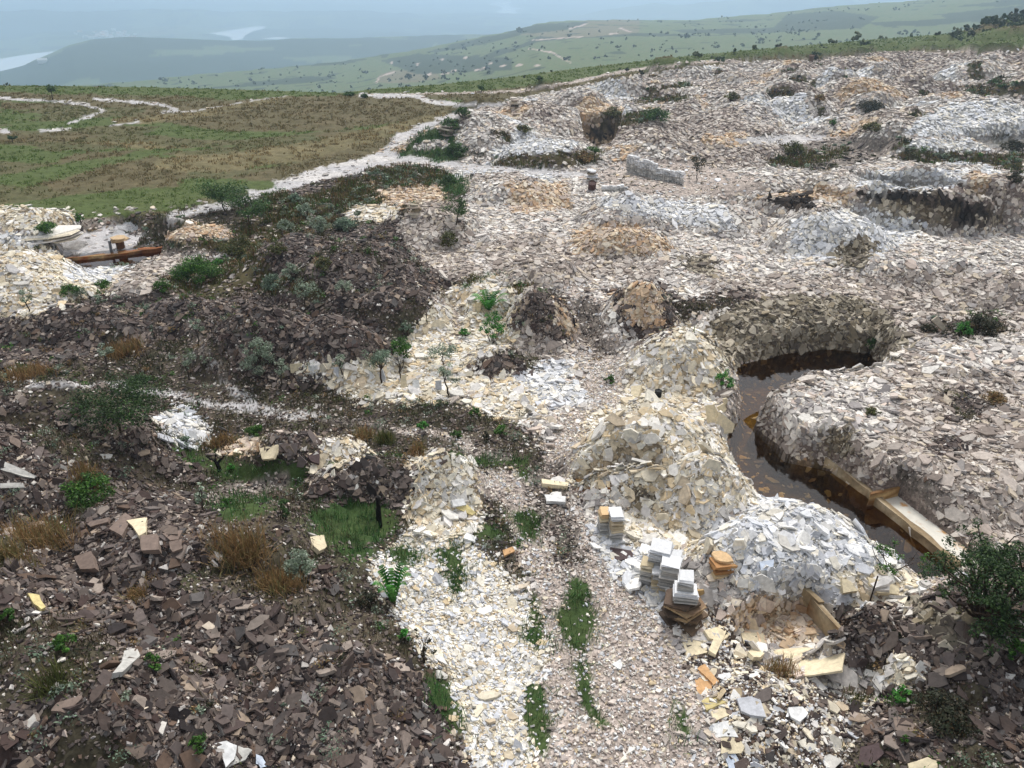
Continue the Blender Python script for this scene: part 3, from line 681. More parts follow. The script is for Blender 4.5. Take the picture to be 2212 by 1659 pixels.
# ------------------------------------------------------------------ slab rubble
def slab_arrays(P, N, size, asp, thick, yaw, rng, K=5, base=True, irregular=1.0):
    n = len(P)
    ref = np.where(np.abs(N[:, 2:3]) < .95, np.array([[0, 0, 1.0]]), np.array([[1.0, 0, 0]]))
    a = np.cross(ref, N); a /= np.linalg.norm(a, axis=1, keepdims=True); b = np.cross(N, a)
    t1 = a*np.cos(yaw)[:, None]+b*np.sin(yaw)[:, None]; t2 = np.cross(N, t1)
    ang = (np.arange(K)[None]+rng.uniform(-.36, .36, (n, K))*irregular)*2*math.pi/K
    rad = size[:, None]*.5*rng.uniform(1-.38*irregular, 1.12, (n, K)); sq = np.sqrt(asp)[:, None]
    xs = rad*np.cos(ang)*sq; ys = rad*np.sin(ang)/sq
    ring = xs[..., None]*t1[:, None]+ys[..., None]*t2[:, None]
    wob = rng.uniform(-.25, .25, (n, K, 1))*thick[:, None, None]
    top = P[:, None]+ring+N[:, None]*(thick[:, None, None]+wob)
    bot = P[:, None]+ring*rng.uniform(.92, 1.1, (n, K, 1))-N[:, None]*thick[:, None, None]*.3
    V = np.concatenate([top, bot], 1).reshape(-1, 3)
    off = (np.arange(n)*2*K)[:, None]; k = np.arange(K); k1 = (k+1) % K
    ft = off+k[None]
    side = np.stack([off+k, off+k+K, off+k1+K, off+k1], -1).reshape(-1, 4)
    F = [ft, side]
    if base: F.append(off+K+k[::-1][None])
    return V, F, 2*K

def tilted(N, sig, rng):
    N = N+rng.normal(0, 1, N.shape)*sig[:, None]; N[:, 2] = np.maximum(N[:, 2], .12)
    return N/np.linalg.norm(N, axis=1, keepdims=True)

def scatter(n, r0, r1, s_of_r, rng, azlim=47):
    """Points over the ground, their density falling with slab size."""
    g = np.exp(np.linspace(math.log(r0), math.log(r1), 4000)); w = g/s_of_r(g)**2*g
    cdf = np.cumsum(w); cdf /= cdf[-1]
    r = np.interp(rng.random(n), cdf, g); a = np.radians(rng.uniform(-azlim, azlim, n))
    return r*np.sin(a), r*np.cos(a)

rs = np.random.default_rng(99)
size_r = lambda r: np.maximum(.125, .0040*r)
NS = 560000
sx, sy = scatter(NS, 8.2, 190, size_r, rs)
# steep banks show more face than plan: extra candidates there
ex, ey = scatter(NS, 8.2, 150, size_r, rs)
en = normal_at(ex, ey, .15)[:, 2]
ek = rs.random(NS) < np.clip(1/np.maximum(en, .2)-1.12, 0, 2.2)/2.2
sx = np.concatenate([sx, ex[ek]]); sy = np.concatenate([sy, ey[ek]]); NS = len(sx)
sz = zat(sx, sy)
st = classify(sx, sy, sz, 7.0, rs)
dens = np.zeros(NS); ssz = np.zeros(NS); stl = np.zeros(NS)
for k, p in PAL.items():
    m = st == k; dens[m] = p['dens']; ssz[m] = p['size']; stl[m] = p['tilt']
# small stones cover less each: allow more of them near by, via a second pass below
under = np.zeros(NS, bool)
for P_L, zw in ((POOL, WATER_Z), (LPOOL, -.52), (RPOND, -.45), (FLATL, -.36)):
    under |= in_poly(sx, sy, P_L) & (sz < zw) & (rs.random(NS) > .06)
floor_in = in_poly(sx, sy, FLOOR)
keep = (rs.random(NS) < dens) & ~under & ~floor_in
sx, sy, sz, st, ssz, stl = [v[keep] for v in (sx, sy, sz, st, ssz, stl)]
def stones(x, y, z, t, s, tilt, rng, far_grow=True):
    n = len(x); r = np.hypot(x, y)
    size = s*np.exp(rng.normal(0, 1, n)*np.where(t == TI['d'], .58, .42))
    if far_grow: size = np.maximum(size, .0037*r*np.exp(rng.normal(0, .35, n)))
    size = np.minimum(size, np.where(t == TI['d'], .42, .58))
    N = tilted(normal_at(x, y), tilt*np.clip(1.15-r/70, .5, 1), rng); thick = np.clip(size*rng.uniform(.05, .14, n), .010, .07)
    P = np.stack([x, y, z+rng.uniform(-.02, .55, n)*size*.28], -1)
    col = np.zeros((n, 3))
    patch = fbm(x/1.1, y/1.1, 151, 2)
    for k, p in PAL.items():
        m = t == k
        if not m.any() or p['s'] is None: continue
        q = np.clip(patch[m]*.8-.15+rng.normal(0, .33, m.sum()), 0, .999); ii = rng.integers(0, len(p['s']), m.sum())
        ii = np.where(rng.random(m.sum()) < .35, (q*len(p['s'])).astype(int), ii)
        col[m] = p['s'][ii]
    col *= np.exp(rng.normal(0, .13, (n, 1)))
    return P, N, size, thick, col
P, N, size, thick, col = stones(sx, sy, sz, st, ssz, stl, rs)
yaw = rs.uniform(0, 2*math.pi, len(P)); asp = rs.uniform(1.0, 2.3, len(P))

# the largest near slabs stand as things of their own
rr_ = np.hypot(P[:, 0], P[:, 1]); U_, V_ = project(P[:, 0], P[:, 1], P[:, 2])
inside = (U_ > 20) & (U_ < 2190) & (V_ > 900) & (V_ < 1645)
score = np.where(inside, size/np.sqrt(rr_**2+169), 0)
N_OWN = 230
own = np.argsort(-score)[:N_OWN]; is_own = np.zeros(len(P), bool); is_own[own] = True

KINDS = [("pale_rubble", 'kwr', "grey-white slab rubble spread over the middle of the quarry"), ("cream_rubble", 'cnso', "cream and ochre slab rubble on heaps and track sides"),
         ("pink_rubble", 'pmt', "pinkish grey slab rubble on the spoil heaps"), ("dark_rubble", 'dexiz', "dark purple-brown slate rubble on the left slopes")]
for nm, chars, lb in KINDS:
    m = np.isin(st, [TI[c] for c in chars]) & ~is_own
    Vv, Ff, k = slab_arrays(P[m], N[m], size[m], asp[m], thick[m], yaw[m], rs, 5, base=False)
    tag(mesh_np(nm, Vv, Ff, M_STONE, attrs={"Col": np.repeat(col[m], k, 0)}), lb, "rubble", kind="stuff")

# fine chips on the near ground
NC = 460000
cx, cy_ = scatter(NC, 8.2, 45, lambda r: np.maximum(.05, .0028*r), rs)
cz = zat(cx, cy_); ct = classify(cx, cy_, cz, 9.0, rs)
cd = np.zeros(NC)
for ch, d_ in zip('smniedckwpotr', (.45,.30,.8,.8,.20,1,.75,.6,.65,.75,.5,.5,.12)): cd[ct == TI[ch]] = d_
ck = (rs.random(NC) < cd) & ~in_poly(cx, cy_, FLOOR) & ~(in_poly(cx, cy_, POOL) & (cz < WATER_Z))
cx, cy_, cz, ct = cx[ck], cy_[ck], cz[ck], ct[ck]
Pc, Nc, sc_, tc_, cc_ = stones(cx, cy_, cz, ct, np.full(len(cx), .058), np.full(len(cx), .35), rs, False)
sc_ = np.maximum(sc_, .0024*np.hypot(cx, cy_))
# among dark earth a share of the chips is pale
pale = (np.isin(ct, [TI['e'], TI['d'], TI['m'], TI['i']])) & (rs.random(len(cx)) < np.where(ct == TI['e'], .07, .11))
cc_[pale] = lin(K_)[rs.integers(0, len(K_), pale.sum())]
Vv, Ff, k = slab_arrays(Pc, Nc, sc_, rs.uniform(1, 1.8, len(sc_)), np.clip(sc_*.3, .008, .03), rs.uniform(0, 6.28, len(sc_)), rs, 4, base=False)
tag(mesh_np("stone_chips", Vv, Ff, M_STONE, attrs={"Col": np.repeat(cc_, k, 0)}), "small stone chips strewn over tracks and earth", "gravel", kind="stuff")

REGION = {'d': ("dark purple-brown slate slab among the rubble of the dark slopes", "loose dark slate slabs"), 'c': ("cream slab lying loose on a cream rubble heap", "loose cream slabs"),
          'w': ("white or blue-grey slab lying loose on the white heap by the trench", "loose white slabs"), 'n': ("pale flat slab among the cream chips left of the track", "loose slabs left of the track"),
          'p': ("pinkish grey slab on the spoil bank right of the trench", "loose pink-grey slabs"), 'i': ("loose pale slab on the dark earth right of the track", "loose slabs on dark earth"),
          'o': ("ochre slab lying in the shallow pit", "loose ochre slabs"), 'e': ("loose flat stone lying on scrubby earth at left", "loose stones on scrubby earth"),
          'k': ("grey-white slab on the spoil bank beside the trench", "loose grey-white slabs"), 's': ("pale slab lying on the crushed stone track", "loose slabs on the track"),
          'm': ("grey slab on muddy gravel", "loose slabs on muddy gravel"), 't': ("tan slab in the weathered bank", "loose tan slabs")}
for i in own:
    ch = TYPES[st[i]-1]; lb, grp = REGION.get(ch, REGION['e'])
    Vv, Ff, k = slab_arrays(P[i:i+1], N[i:i+1], size[i:i+1], asp[i:i+1], thick[i:i+1], yaw[i:i+1], rs, 6, base=True)
    tag(mesh_np("stone_slab", Vv, Ff, M_STONE, attrs={"Col": np.repeat(col[i:i+1], k, 0)}, origin=P[i]), lb, "stone slab", grp)

# ------------------------------------------------------------------ grass and weeds
def blades(P, h, spread, per, col, rng, w=.012):
    n = len(P); m = n*per
    B = np.repeat(P, per, 0)+np.concatenate([rng.normal(0, 1, (m, 2))*np.repeat(spread, per)[:, None]*.45, np.zeros((m, 1))], 1)
    a = rng.uniform(0, 2*math.pi, m); ln = np.repeat(h, per)*rng.uniform(.5, 1.15, m); lean = np.abs(rng.normal(0, .55, m))+.1
    d = np.stack([np.cos(a)*np.sin(lean), np.sin(a)*np.sin(lean), np.cos(lean)], -1)
    s = np.stack([-np.sin(a), np.cos(a), np.zeros(m)], -1)*(np.repeat(w if np.ndim(w) else np.full(n, w), per))[:, None]
    mid = B+d*(ln*.6)[:, None]; tip = B+d*(ln)[:, None]; tip[:, 2] -= ln*.18*lean
    V = np.stack([B-s, B+s, mid+s*.8, mid-s*.8, tip], 1).reshape(-1, 3)
    o = (np.arange(m)*5)[:, None]
    F = [o+np.array([[0, 1, 2, 3]]), o+np.array([[3, 2, 4]])]
    c = np.repeat(col, per, 0)*np.exp(rng.normal(0, .2, (m, 1)))
    return V, F, np.repeat(c, 5, 0)
def tufts(n, r0, r1, s_of_r, chars, per, name, label, cat, grow):
    x, y = scatter(n, r0, r1, s_of_r, rs); z = zat(x, y); t = classify(x, y, z, 9.0, rs)
    r = np.hypot(x, y); ref = s_of_r(r)
    # candidates per square metre from the sampling density
    g = np.exp(np.linspace(math.log(r0), math.log(r1), 4000)); tot = float(np.sum((g[1:]-g[:-1])*.5*((g/s_of_r(g)**2)[1:]+(g/s_of_r(g)**2)[:-1])))*math.radians(94)
    cand = n/tot/ref**2
    d = np.zeros(n); h = np.zeros(n); c = np.zeros((n, 3))
    for ch in chars:
        p = PAL[TI[ch]]; m = t == TI[ch]
        d[m] = p['td']; h[m] = p['th']; c[m] = p['tc'][rs.integers(0, len(p['tc']), m.sum())]
    clump = smooth((fbm(x/.9, y/.9, 161, 3)-.38)/.2)
    clump = np.where(np.isin(t, [TI['v']]), .12+.88*smooth((fbm(x/.45, y/.45, 163, 3)-.36)/.22), clump)
    k = (rs.random(n) < d/cand*clump*1.6) & (z > -.5)
    x, y, z, h, c, r = x[k], y[k], z[k], h[k], c[k], r[k]
    h = h*np.exp(rs.normal(0, .3, len(h))); P = np.stack([x, y, z-.02], -1)
    V, F, C = blades(P, h*(1+grow*r/100), .12+h*.35, per, c, rs, np.maximum(.008, .00042*r))
    print(name, len(P))
    tag(mesh_np(name, V, F, M_GRASS, attrs={"Col": C}), label, cat, kind="stuff")
tufts(190000, 8.2, 45, lambda r: np.full_like(r, 1.0), 'v', 9, "grass", "bright green grass in clumps along the track and in the hollows", "grass", 0)
tufts(90000, 8.2, 70, lambda r: np.maximum(.6, .02*r), 'esmdinpz', 8, "weeds", "low olive and brown weeds scattered over the scrubby earth", "weeds", .3)
tufts(200000, 45, 215, lambda r: np.maximum(.3, .006*r), 'gGbyzv', 5, "field_grass", "tussocky green, brown and straw grass of the open field", "grass", .6)
# ------------------------------------------------------------------ trees, shrubs, ferns
rp = np.random.default_rng(4242)
def tube(pts, rad, k=5):
    pts = np.asarray(pts, float); n = len(pts); V = []
    for i in range(n):
        d = pts[min(i+1, n-1)]-pts[max(i-1, 0)]; d /= max(np.linalg.norm(d), 1e-6)
        a = np.cross(d, [0, 0, 1.0]) if abs(d[2]) < .9 else np.cross(d, [1.0, 0, 0])
        a /= np.linalg.norm(a); b = np.cross(d, a); t = np.arange(k)*2*math.pi/k
        V.append(pts[i]+rad[i]*(np.cos(t)[:, None]*a+np.sin(t)[:, None]*b))
    V = np.concatenate(V); F = []
    for i in range(n-1):
        for j in range(k):
            F.append([i*k+j, i*k+(j+1) % k, (i+1)*k+(j+1) % k, (i+1)*k+j])
    return V, np.array(F)
def join(parts):
    V = []; F = {}; o = 0
    for v, fs in parts:
        V.append(v)
        for f in (fs if isinstance(fs, list) else [fs]):
            F.setdefault(f.shape[1], []).append(f+o)
        o += len(v)
    return np.concatenate(V), [np.concatenate(x) for x in F.values()]
def limb(a, b, ra, rb, sag=.12, n=5):
    a = np.asarray(a, float); b = np.asarray(b, float); L = np.linalg.norm(b-a)
    t = np.linspace(0, 1, n)[:, None]; p = a+(b-a)*t
    off = rp.normal(0, sag*L, 3); off[2] = abs(off[2])*.3
    p = p+np.sin(t*math.pi)*off*.5+np.concatenate([np.zeros((1, 3)), rp.normal(0, .025*L, (n-2, 3)), np.zeros((1, 3))])
    return tube(p, np.linspace(ra, rb, n))
def leaf_cloud(C, R, n, size, cols, squash=.8, up=.6):
    C = np.asarray(C); R = np.asarray(R); w = R**2; k = rp.choice(len(C), n, p=w/w.sum())
    d = rp.normal(0, 1, (n, 3)); d /= np.linalg.norm(d, axis=1, keepdims=True)
    rad = (R[k]*rp.random(n)**.45)[:, None]; p = C[k]+d*rad*np.array([1, 1, squash])
    N = d*.6+rp.normal(0, .7, (n, 3))+np.array([0, 0, up]); N /= np.linalg.norm(N, axis=1, keepdims=True)
    a = np.cross(N, rp.normal(0, 1, (n, 3))); a /= np.linalg.norm(a, axis=1, keepdims=True); b = np.cross(N, a)
    s = (size*np.exp(rp.normal(0, .3, n)))[:, None]
    V = np.stack([p-a*s*.5, p+b*s*.26, p+a*s*.5, p-b*s*.26], 1).reshape(-1, 3)
    F = np.arange(n*4).reshape(n, 4)
    tone = np.exp(rp.normal(0, .16, len(C)))[k]
    c = lin(cols)[rp.integers(0, len(cols), n)]*(tone*np.exp(rp.normal(0, .2, n)))[:, None]
    return V, [F], np.repeat(c, 4, 0)
PLC = {'forest': [(46,70,38),(56,82,42),(38,58,34),(74,96,52)], 'silver': [(144,158,138),(126,142,122),(164,176,158),(112,128,104)], 'grey': [(116,138,116),(92,110,92),(122,140,118)],
       'dark': [(58,88,44),(68,100,50),(48,74,40),(84,112,60)], 'green': [(58,98,36),(72,114,42),(48,84,34),(92,130,56)],
       'bright': [(58,122,46),(72,138,54),(50,106,44),(92,150,66)], 'olive': [(84,92,50),(98,104,58),(72,78,44),(110,100,62)],
       'dry': [(140,110,76),(122,98,66),(156,130,90),(120,114,74)], 'murk': [(58,64,46),(60,62,46),(74,66,50),(44,50,36)]}
BARKC = {'silver': (74,66,58), 'dark': (64,56,48)}
PLANTS = [
 # kind, palette, U, V, width px, height px, label
 ('tree','dark',487,456,112,64,"spreading green tree beside the pale track at left"), ('tree','dark',538,484,86,66,"darker rounded tree just right of the spreading green tree"),
 ('tree','dark',114,216,23,34,"lone small tree standing on the far grass ridge at left"), ('tree','forest',262,938,190,112,"large dark green spreading tree on the left slate slope"),
 ('tree','dark',985,490,56,64,"leafy dark green tree against the edge of the pale rubble"), ('tree','silver',958,795,58,56,"grey-green umbrella-crowned tree in front of the cream slabs"),
 ('tree','silver',969,860,44,76,"grey-green tree with a tall trunk below the umbrella-crowned tree"), ('tree','grey',820,828,62,78,"dense grey-green tree among the cream slab row"),
 ('bush','silver',563,812,86,88,"big silver-leaved bush at the foot of the dark slate heap"), ('tree','silver',607,836,36,62,"slim silver sapling beside the big silver-leaved bush"),
 ('tree','silver',738,822,30,62,"thin silver sapling rising out of the cream slab row"), ('bare','silver',866,820,28,56,"leafless forked sapling in front of a white slab"),
 ('tree','silver',66,678,34,58,"silver sapling at the foot of the cream heap at far left"), ('tree','silver',176,646,26,26,"tiny silver shrub on dark slate near the cream heap"),
 ('tree','silver',217,672,20,40,"faint silver sapling on the grey slate flat"), ('tree','silver',228,790,38,56,"round-headed silver sapling among brown grass at left"),
 ('tree','silver',430,750,30,70,"leaning silver sapling beside the trodden slate path"), ('sparse','silver',334,734,16,44,"thin nearly bare sapling on the purple slate flat"),
 ('tree','silver',412,824,36,68,"tall silver sapling where the two footpaths meet"), ('sparse','silver',446,792,24,32,"small sparse sapling left of the footpath"),
 ('sparse','silver',428,876,20,40,"thin bare-stemmed sapling by the pale footpath"),
 ('bush','green',865,770,68,46,"dark green bush in the hollow behind the cream slab row"), ('bush','grey',877,727,36,34,"round grey bush above the dark green bush in the hollow"),
 ('bush','bright',1065,742,60,74,"tall bright green bush below the fern in the cream hollow"), ('bush','bright',1003,728,28,24,"small round green bush on the cream sand"),
 ('fern','bright',1055,672,66,40,"large fern growing above the bright green bush"), ('fern','bright',850,1306,66,66,"green fern standing alone on cream chips"),
 ('bush','olive',970,532,50,40,"brownish bush in the gully below the leafy tree"), ('bush','silver',690,506,54,50,"round silver bush on the slope left of the purple heap"),
 ('bush','silver',617,500,42,32,"low silver bush left of the round silver bush"), ('bush','grey',745,496,62,28,"wide grey-green bush below the cream slab heap"),
 ('bush','silver',660,470,42,36,"silver bush high on the scrubby slope"), ('bush','silver',630,602,44,38,"silver bush in the middle of the scrubby slope"),
 ('tree','silver',660,662,50,56,"silver tree with a thin trunk above the slate heap"), ('tree','silver',743,650,38,46,"small silver tree at the right end of the slate ridge"),
 ('bush','grey',590,630,58,46,"grey-green bush left of the thin-trunked silver tree"), ('tree','silver',771,478,18,26,"tiny silver tree in front of cream slabs"),
 ('bush','green',425,610,110,60,"big bright green bush near the ochre pool"), ('bush','green',350,632,44,36,"green bush below the big bright green bush"),
 ('bush','olive',520,548,92,38,"olive scrub thicket right of the ochre ledge"), ('bush','green',150,634,52,24,"low green shrub along the foot of the cream heap"),
 ('bush','green',222,624,42,22,"low green shrub below the white chip patch"), ('bush','green',100,500,60,24,"dark green shrub on the upper left cream heap"),
 ('bush','green',172,480,30,20,"small green shrub beside the upper left cream heap"), ('bush','olive',600,548,46,30,"olive shrub in the scrub behind the slate ridge"),
 ('bush','olive',700,580,48,30,"olive shrub on the purple slate slope"), ('bush','grey',560,460,40,30,"grey-green shrub right of the two track-side trees"),
 ('bush','grey',640,440,40,26,"grey-green shrub on the dark heap beside the track"), ('bush','dark',970,400,40,26,"green shrub under the cross track"),
 ('bush','green',200,1082,130,62,"leafy green bush on the left slate slope"), ('dry','dry',185,1036,62,42,"tuft of brown grass above the leafy green bush"),
 ('dry','dry',100,1180,112,74,"large tuft of long brown grass at left"), ('dry','dry',28,1206,64,54,"brown grass tuft at the left edge"),
 ('dry','dry',520,1200,100,76,"reddish brown grass tuft behind the slab-topped heap"), ('dry','dry',600,1270,80,50,"reddish grass tuft lower on the dark slope"),
 ('tree','silver',438,1104,28,64,"crooked silver sapling beside the grey mud patch"), ('dead','dark',475,1018,42,40,"charred forked stump standing in green grass"),
 ('bush','bright',500,1015,20,16,"tiny bright plant beside the charred forked stump"), ('bush','green',490,1096,34,28,"small green shrub right of the crooked sapling"),
 ('bush','dark',613,1122,36,62,"dark upright shrub left of the green hollow"), ('bush','silver',650,1240,86,56,"silver-grey shrub on the dark lower slope"),
 ('bush','murk',795,1312,50,40,"dark grey-green shrub left of the lone fern"), ('bush','bright',875,1386,32,34,"bright leafy herb at the edge of the dark slope"),
 ('sparse','murk',916,1430,46,76,"twiggy dark shrub below the bright leafy herb"), ('bush','green',550,940,44,26,"grey-green shrub beside the left footpath"),
 ('bush','bright',913,925,28,22,"green shrub just below the footpath"), ('bush','green',1028,898,32,22,"green shrub at the foot of the cream rubble"),
 ('bush','green',985,946,28,22,"dark green tuft shrub right of the footpath"), ('bush','green',1083,938,36,24,"low green shrub where footpath meets the track"),
 ('bush','murk',1050,952,16,24,"small dark shrub between two low green shrubs"), ('bush','bright',1562,838,44,46,"bright bush hanging over the brown pool"),
 ('bush','dark',1878,764,38,38,"dark bush at the back corner of the pool"), ('bush','bright',2078,724,42,34,"bright green bush near the upright slab at right"),
 ('bush','murk',2005,720,42,28,"dark bush left of the upright slab"), ('bush','murk',2116,722,84,46,"dark tangled bush behind the bright green bush at right"),
 ('bush','green',1318,828,28,20,"small green shrub on the pale rubble above the slab heap"), ('bush','olive',1880,896,38,18,"sparse olive shrub on the spoil bank"),
 ('bush','dry',2145,868,62,26,"dry shrub on the far right of the spoil bank"), ('big','forest',2130,1330,300,180,"big tangled shrub with long bare branches at the right edge"),
 ('sparse','green',1925,1240,110,96,"sparse leafy branches overhanging the trench"), ('bush','bright',1945,1524,50,46,"bright green bush in the dark hollow at lower right"),
 ('bush','murk',2030,1556,140,56,"dark low shrub filling the hollow at lower right"), ('bush','green',1955,1606,26,22,"small green plant among dark slabs at lower right"),
 ('bush','murk',1934,1378,30,20,"small dark shrub on the purple mound beside the pit"), ('bush','green',2190,1425,60,60,"green shrub on dark slate at the right edge"),
 ('dry','olive',1850,1513,42,24,"olive grass tuft below the pit"), ('dry','dry',1688,1456,52,38,"brown grass tuft at the near edge of the pit"),
 ('bush','dark',1000,253,42,24,"dark green bush beside the upper track"), ('bush','dark',975,276,56,18,"low dark bush at the end of the far slab wall"),
 ('bush','dark',987,340,58,34,"dark green bush between grass and the pale heap"), ('sparse','murk',1025,350,36,32,"brown twiggy shrub beside the dark green bush"),
 ('bush','dark',755,207,24,9,"small dark bush on the far grass edge"), ('bush','dark',787,211,19,9,"smaller dark bush right of it on the far grass edge"),
 ('tree','dark',1039,200,15,15,"small tree on the brown grass strip"), ('tree','dark',1165,178,15,14,"small round tree on the far green strip"),
 ('tree','murk',1385,168,11,15,"small brown tree at the edge of the rubble field"), ('bush','dry',1263,349,42,21,"rusty brown bush above the cross track"),
 ('tree','green',1282,342,28,26,"green sapling behind the rusty brown bush"), ('bush','olive',1322,256,50,20,"olive bush in the far rubble field"),
 ('bush','dark',1417,257,68,24,"dark wide bush in the far rubble field"), ('tree','murk',1505,391,38,54,"dark shrubby tree right of the long tile wall"),
 ('bush','olive',1130,284,42,13,"low bush on the left of the far heaps"), ('bush','olive',1580,218,38,20,"small bush between distant heaps"),
 ('bush','murk',1880,244,70,28,"dark brown bush in a dip of the far heaps"), ('bush','olive',1715,336,62,30,"olive bush beside the grey flat"),
 ('bush','green',1800,271,18,16,"small green bush among far dark rubble"), ('bush','murk',2188,328,58,28,"dark shrub below the pond at the right edge"),
 ('bush','dark',2145,183,30,12,"dark bush in the far right grass"), ('bush','dry',1768,217,32,14,"dry bush on a far tan heap"),
 ('bush','olive',1885,282,54,16,"olive bush left of the white slab heap"), ('bush','murk',2190,395,40,26,"dark bush above the right cliff"),
 ('bush','murk',1760,128,14,10,"black bush beside a rusty drum on the far rubble"), ('tree','dark',28,308,18,14,"yellow-flowered shrub on the left grassland"),
 ('bush','bright',470,570,30,14,"small green plant on the ochre ledge"), ('bush','green',300,548,18,12,"small green plant rooted at the pool edge"),
 ('bush','dark',300,830,60,20,"dark low bush behind the large spreading tree"), ('dry','dry',60,810,80,26,"brown grass patch behind the left slate slope"),
 ('dry','dry',270,760,70,34,"brown grass around the round-headed sapling"), ('bush','grey',400,960,38,22,"grey-green herb beside the white slab heap"),
 ('dry','dry',470,960,50,24,"brown grass left of the small slate heap"), ('dry','dry',790,945,34,30,"reddish grass tuft right of the small slate heap"),
 ('dry','olive',832,955,36,36,"pale feathery grass tuft by the footpath"), ('dry','dry',905,975,40,22,"reddish tuft above the cream slab heap"),
 ('bush','green',330,1440,50,30,"low green herb on the lower dark slope"), ('dry','olive',120,1480,60,60,"tall straw-tipped grass on the lower left slope"),
 ('bush','green',140,1400,60,36,"green herb above the straw-tipped grass"), ('dry','dry',300,1290,60,34,"brown tuft below the slab-topped heap"),
 ('bush','green',20,1340,34,32,"bright tuft at the left edge of the lower slope"), ('bush','green',430,1620,50,34,"small green herb beside the white slab at bottom left"),
]
def plant(kind, pal, U, V, wp, hp, label):
    x, y, z, t = hit(U, V); d = t; ppm = F/d
    dep = math.atan2(CAM_H-z, math.hypot(x, y))
    w = wp/ppm; h = max(hp/ppm/math.cos(dep), .12)-.15*w*math.sin(dep); h = max(h, .35*w if kind in ('bush', 'dry') else .12, .1)
    O = np.array([x, y, z-.03]); cols = PLC[pal]
    ls = max(.055, .0021*d)
    names = {'tree': ('tree', 'tree'), 'bush': ('shrub', 'shrub'), 'sparse': ('sapling', 'sapling'), 'bare': ('bare_sapling', 'sapling'), 'dead': ('dead_stump', 'stump'), 'big': ('shrub', 'shrub'), 'fern': ('fern', 'fern'), 'dry': ('grass_tussock', 'grass tuft')}
    nm, cat = names[kind]
    if h < 1.3 and kind == 'tree': nm, cat = 'small_tree', 'tree'
    root = thing(nm, O, label, cat)
    bark = BARKC.get(pal, (66,54,44)); parts = []
    def finish_wood():
        if parts:
            v, f = join(parts)
            mesh_np("trunk" if kind in ('tree', 'dead') else "stems", v, f, M_BARK, root, {"Col": np.repeat(lin(bark)[None], len(v), 0)})
    if kind == 'fern':
        for i in range(11):
            a = i*2*math.pi/11+rp.uniform(-.2, .2); L = max(w*.62, .35)*rp.uniform(.8, 1.1); hh = h*rp.uniform(.75, 1.1)
            tt = np.linspace(0, 1, 16); px = L*tt; pz = hh*np.sin(tt*math.pi*.62)
            sp = np.stack([np.cos(a)*px, np.sin(a)*px, pz+.02], -1); side = np.array([-math.sin(a), math.cos(a), 0]); vv = []; ff = []
            for j in range(1, 16):
                wl = L*.24*math.sin(math.pi*(.12+.86*j/16)); dirn = sp[j]-sp[j-1]; dirn /= np.linalg.norm(dirn)
                for s in (-1, 1):
                    b0 = sp[j-1]+dirn*.1*L/16; b1 = sp[j]; tip = (b0+b1)/2+side*s*wl-np.array([0, 0, wl*.25])+dirn*wl*.35
                    o = len(vv); vv += [b0, b1, tip+dirn*.012, tip-dirn*.012]; ff.append([o, o+1, o+2, o+3])
            c = lin(cols)[rp.integers(0, len(cols))]*rp.uniform(.7, 1.2)
            mesh_np("frond", np.array(vv), [np.array(ff)], M_LEAF, root, {"Col": np.repeat(c[None], len(vv), 0)})
        v, f = tube([[0, 0, -.05], [0, 0, h*.35]], [.06, .04]); parts.append((v, f)); finish_wood(); return
    if kind == 'dry':
        n = int(np.clip(34*w*w/.3, 16, 80)); q = rp.normal(0, 1, (n, 2))*w*.26
        P_ = np.concatenate([q, (zat(q[:, 0]+x, q[:, 1]+y)-O[2])[:, None]], 1)
        C_l = lin(cols)[rp.integers(0, len(cols), n)]
        v, f, c = blades(P_, np.full(n, h*.85), np.full(n, .22*w+.04), 9, C_l, rp, max(.007, .0004*d))
        o = mesh_np("blades", v, f, M_GRASS, root, {"Col": c}); return
    ctr = []; rad = []
    if kind in ('tree',):
        fork = h*rp.uniform(.32, .45); lean = rp.normal(0, .08, 2)*h; base_r = max(.018*h+.012, .0007*d)
        top = np.array([lean[0], lean[1], h*.8]); f0 = np.array([lean[0]*.5, lean[1]*.5, fork])
        parts.append(limb([0, 0, -.1], f0, base_r, base_r*.75)); parts.append(limb(f0, top, base_r*.75, base_r*.3))
        for i in range(7 if w > .8 else 4):
            a = i*2.4+rp.uniform(-.4, .4); rr_ = w*.5*rp.uniform(.5, .95); tip = np.array([math.cos(a)*rr_, math.sin(a)*rr_, h*rp.uniform(.55, .92)])
            s0 = f0+(top-f0)*rp.uniform(0, .5); parts.append(limb(s0, tip, base_r*.5, base_r*.15, .18))
            ctr.append(tip); rad.append(w*rp.uniform(.17, .28))
            m = s0+(tip-s0)*.6+rp.normal(0, .05*w, 3); ctr.append(m); rad.append(w*rp.uniform(.11, .19))
        ctr.append(top+[0, 0, h*.06]); rad.append(w*.2)
        for _ in range(5):
            c0 = ctr[rp.integers(0, len(ctr))]; ctr.append(c0+rp.normal(0, .13, 3)*[w, w, h*.5]); rad.append(w*rp.uniform(.06, .12))
        n = int(np.clip(w*w/ls**2*4.2, 300, 12000)); v, f, c = leaf_cloud(ctr, rad, n, ls, cols, .75)
        mesh_np("crown", v, f, M_LEAF, root, {"Col": c}); finish_wood(); return
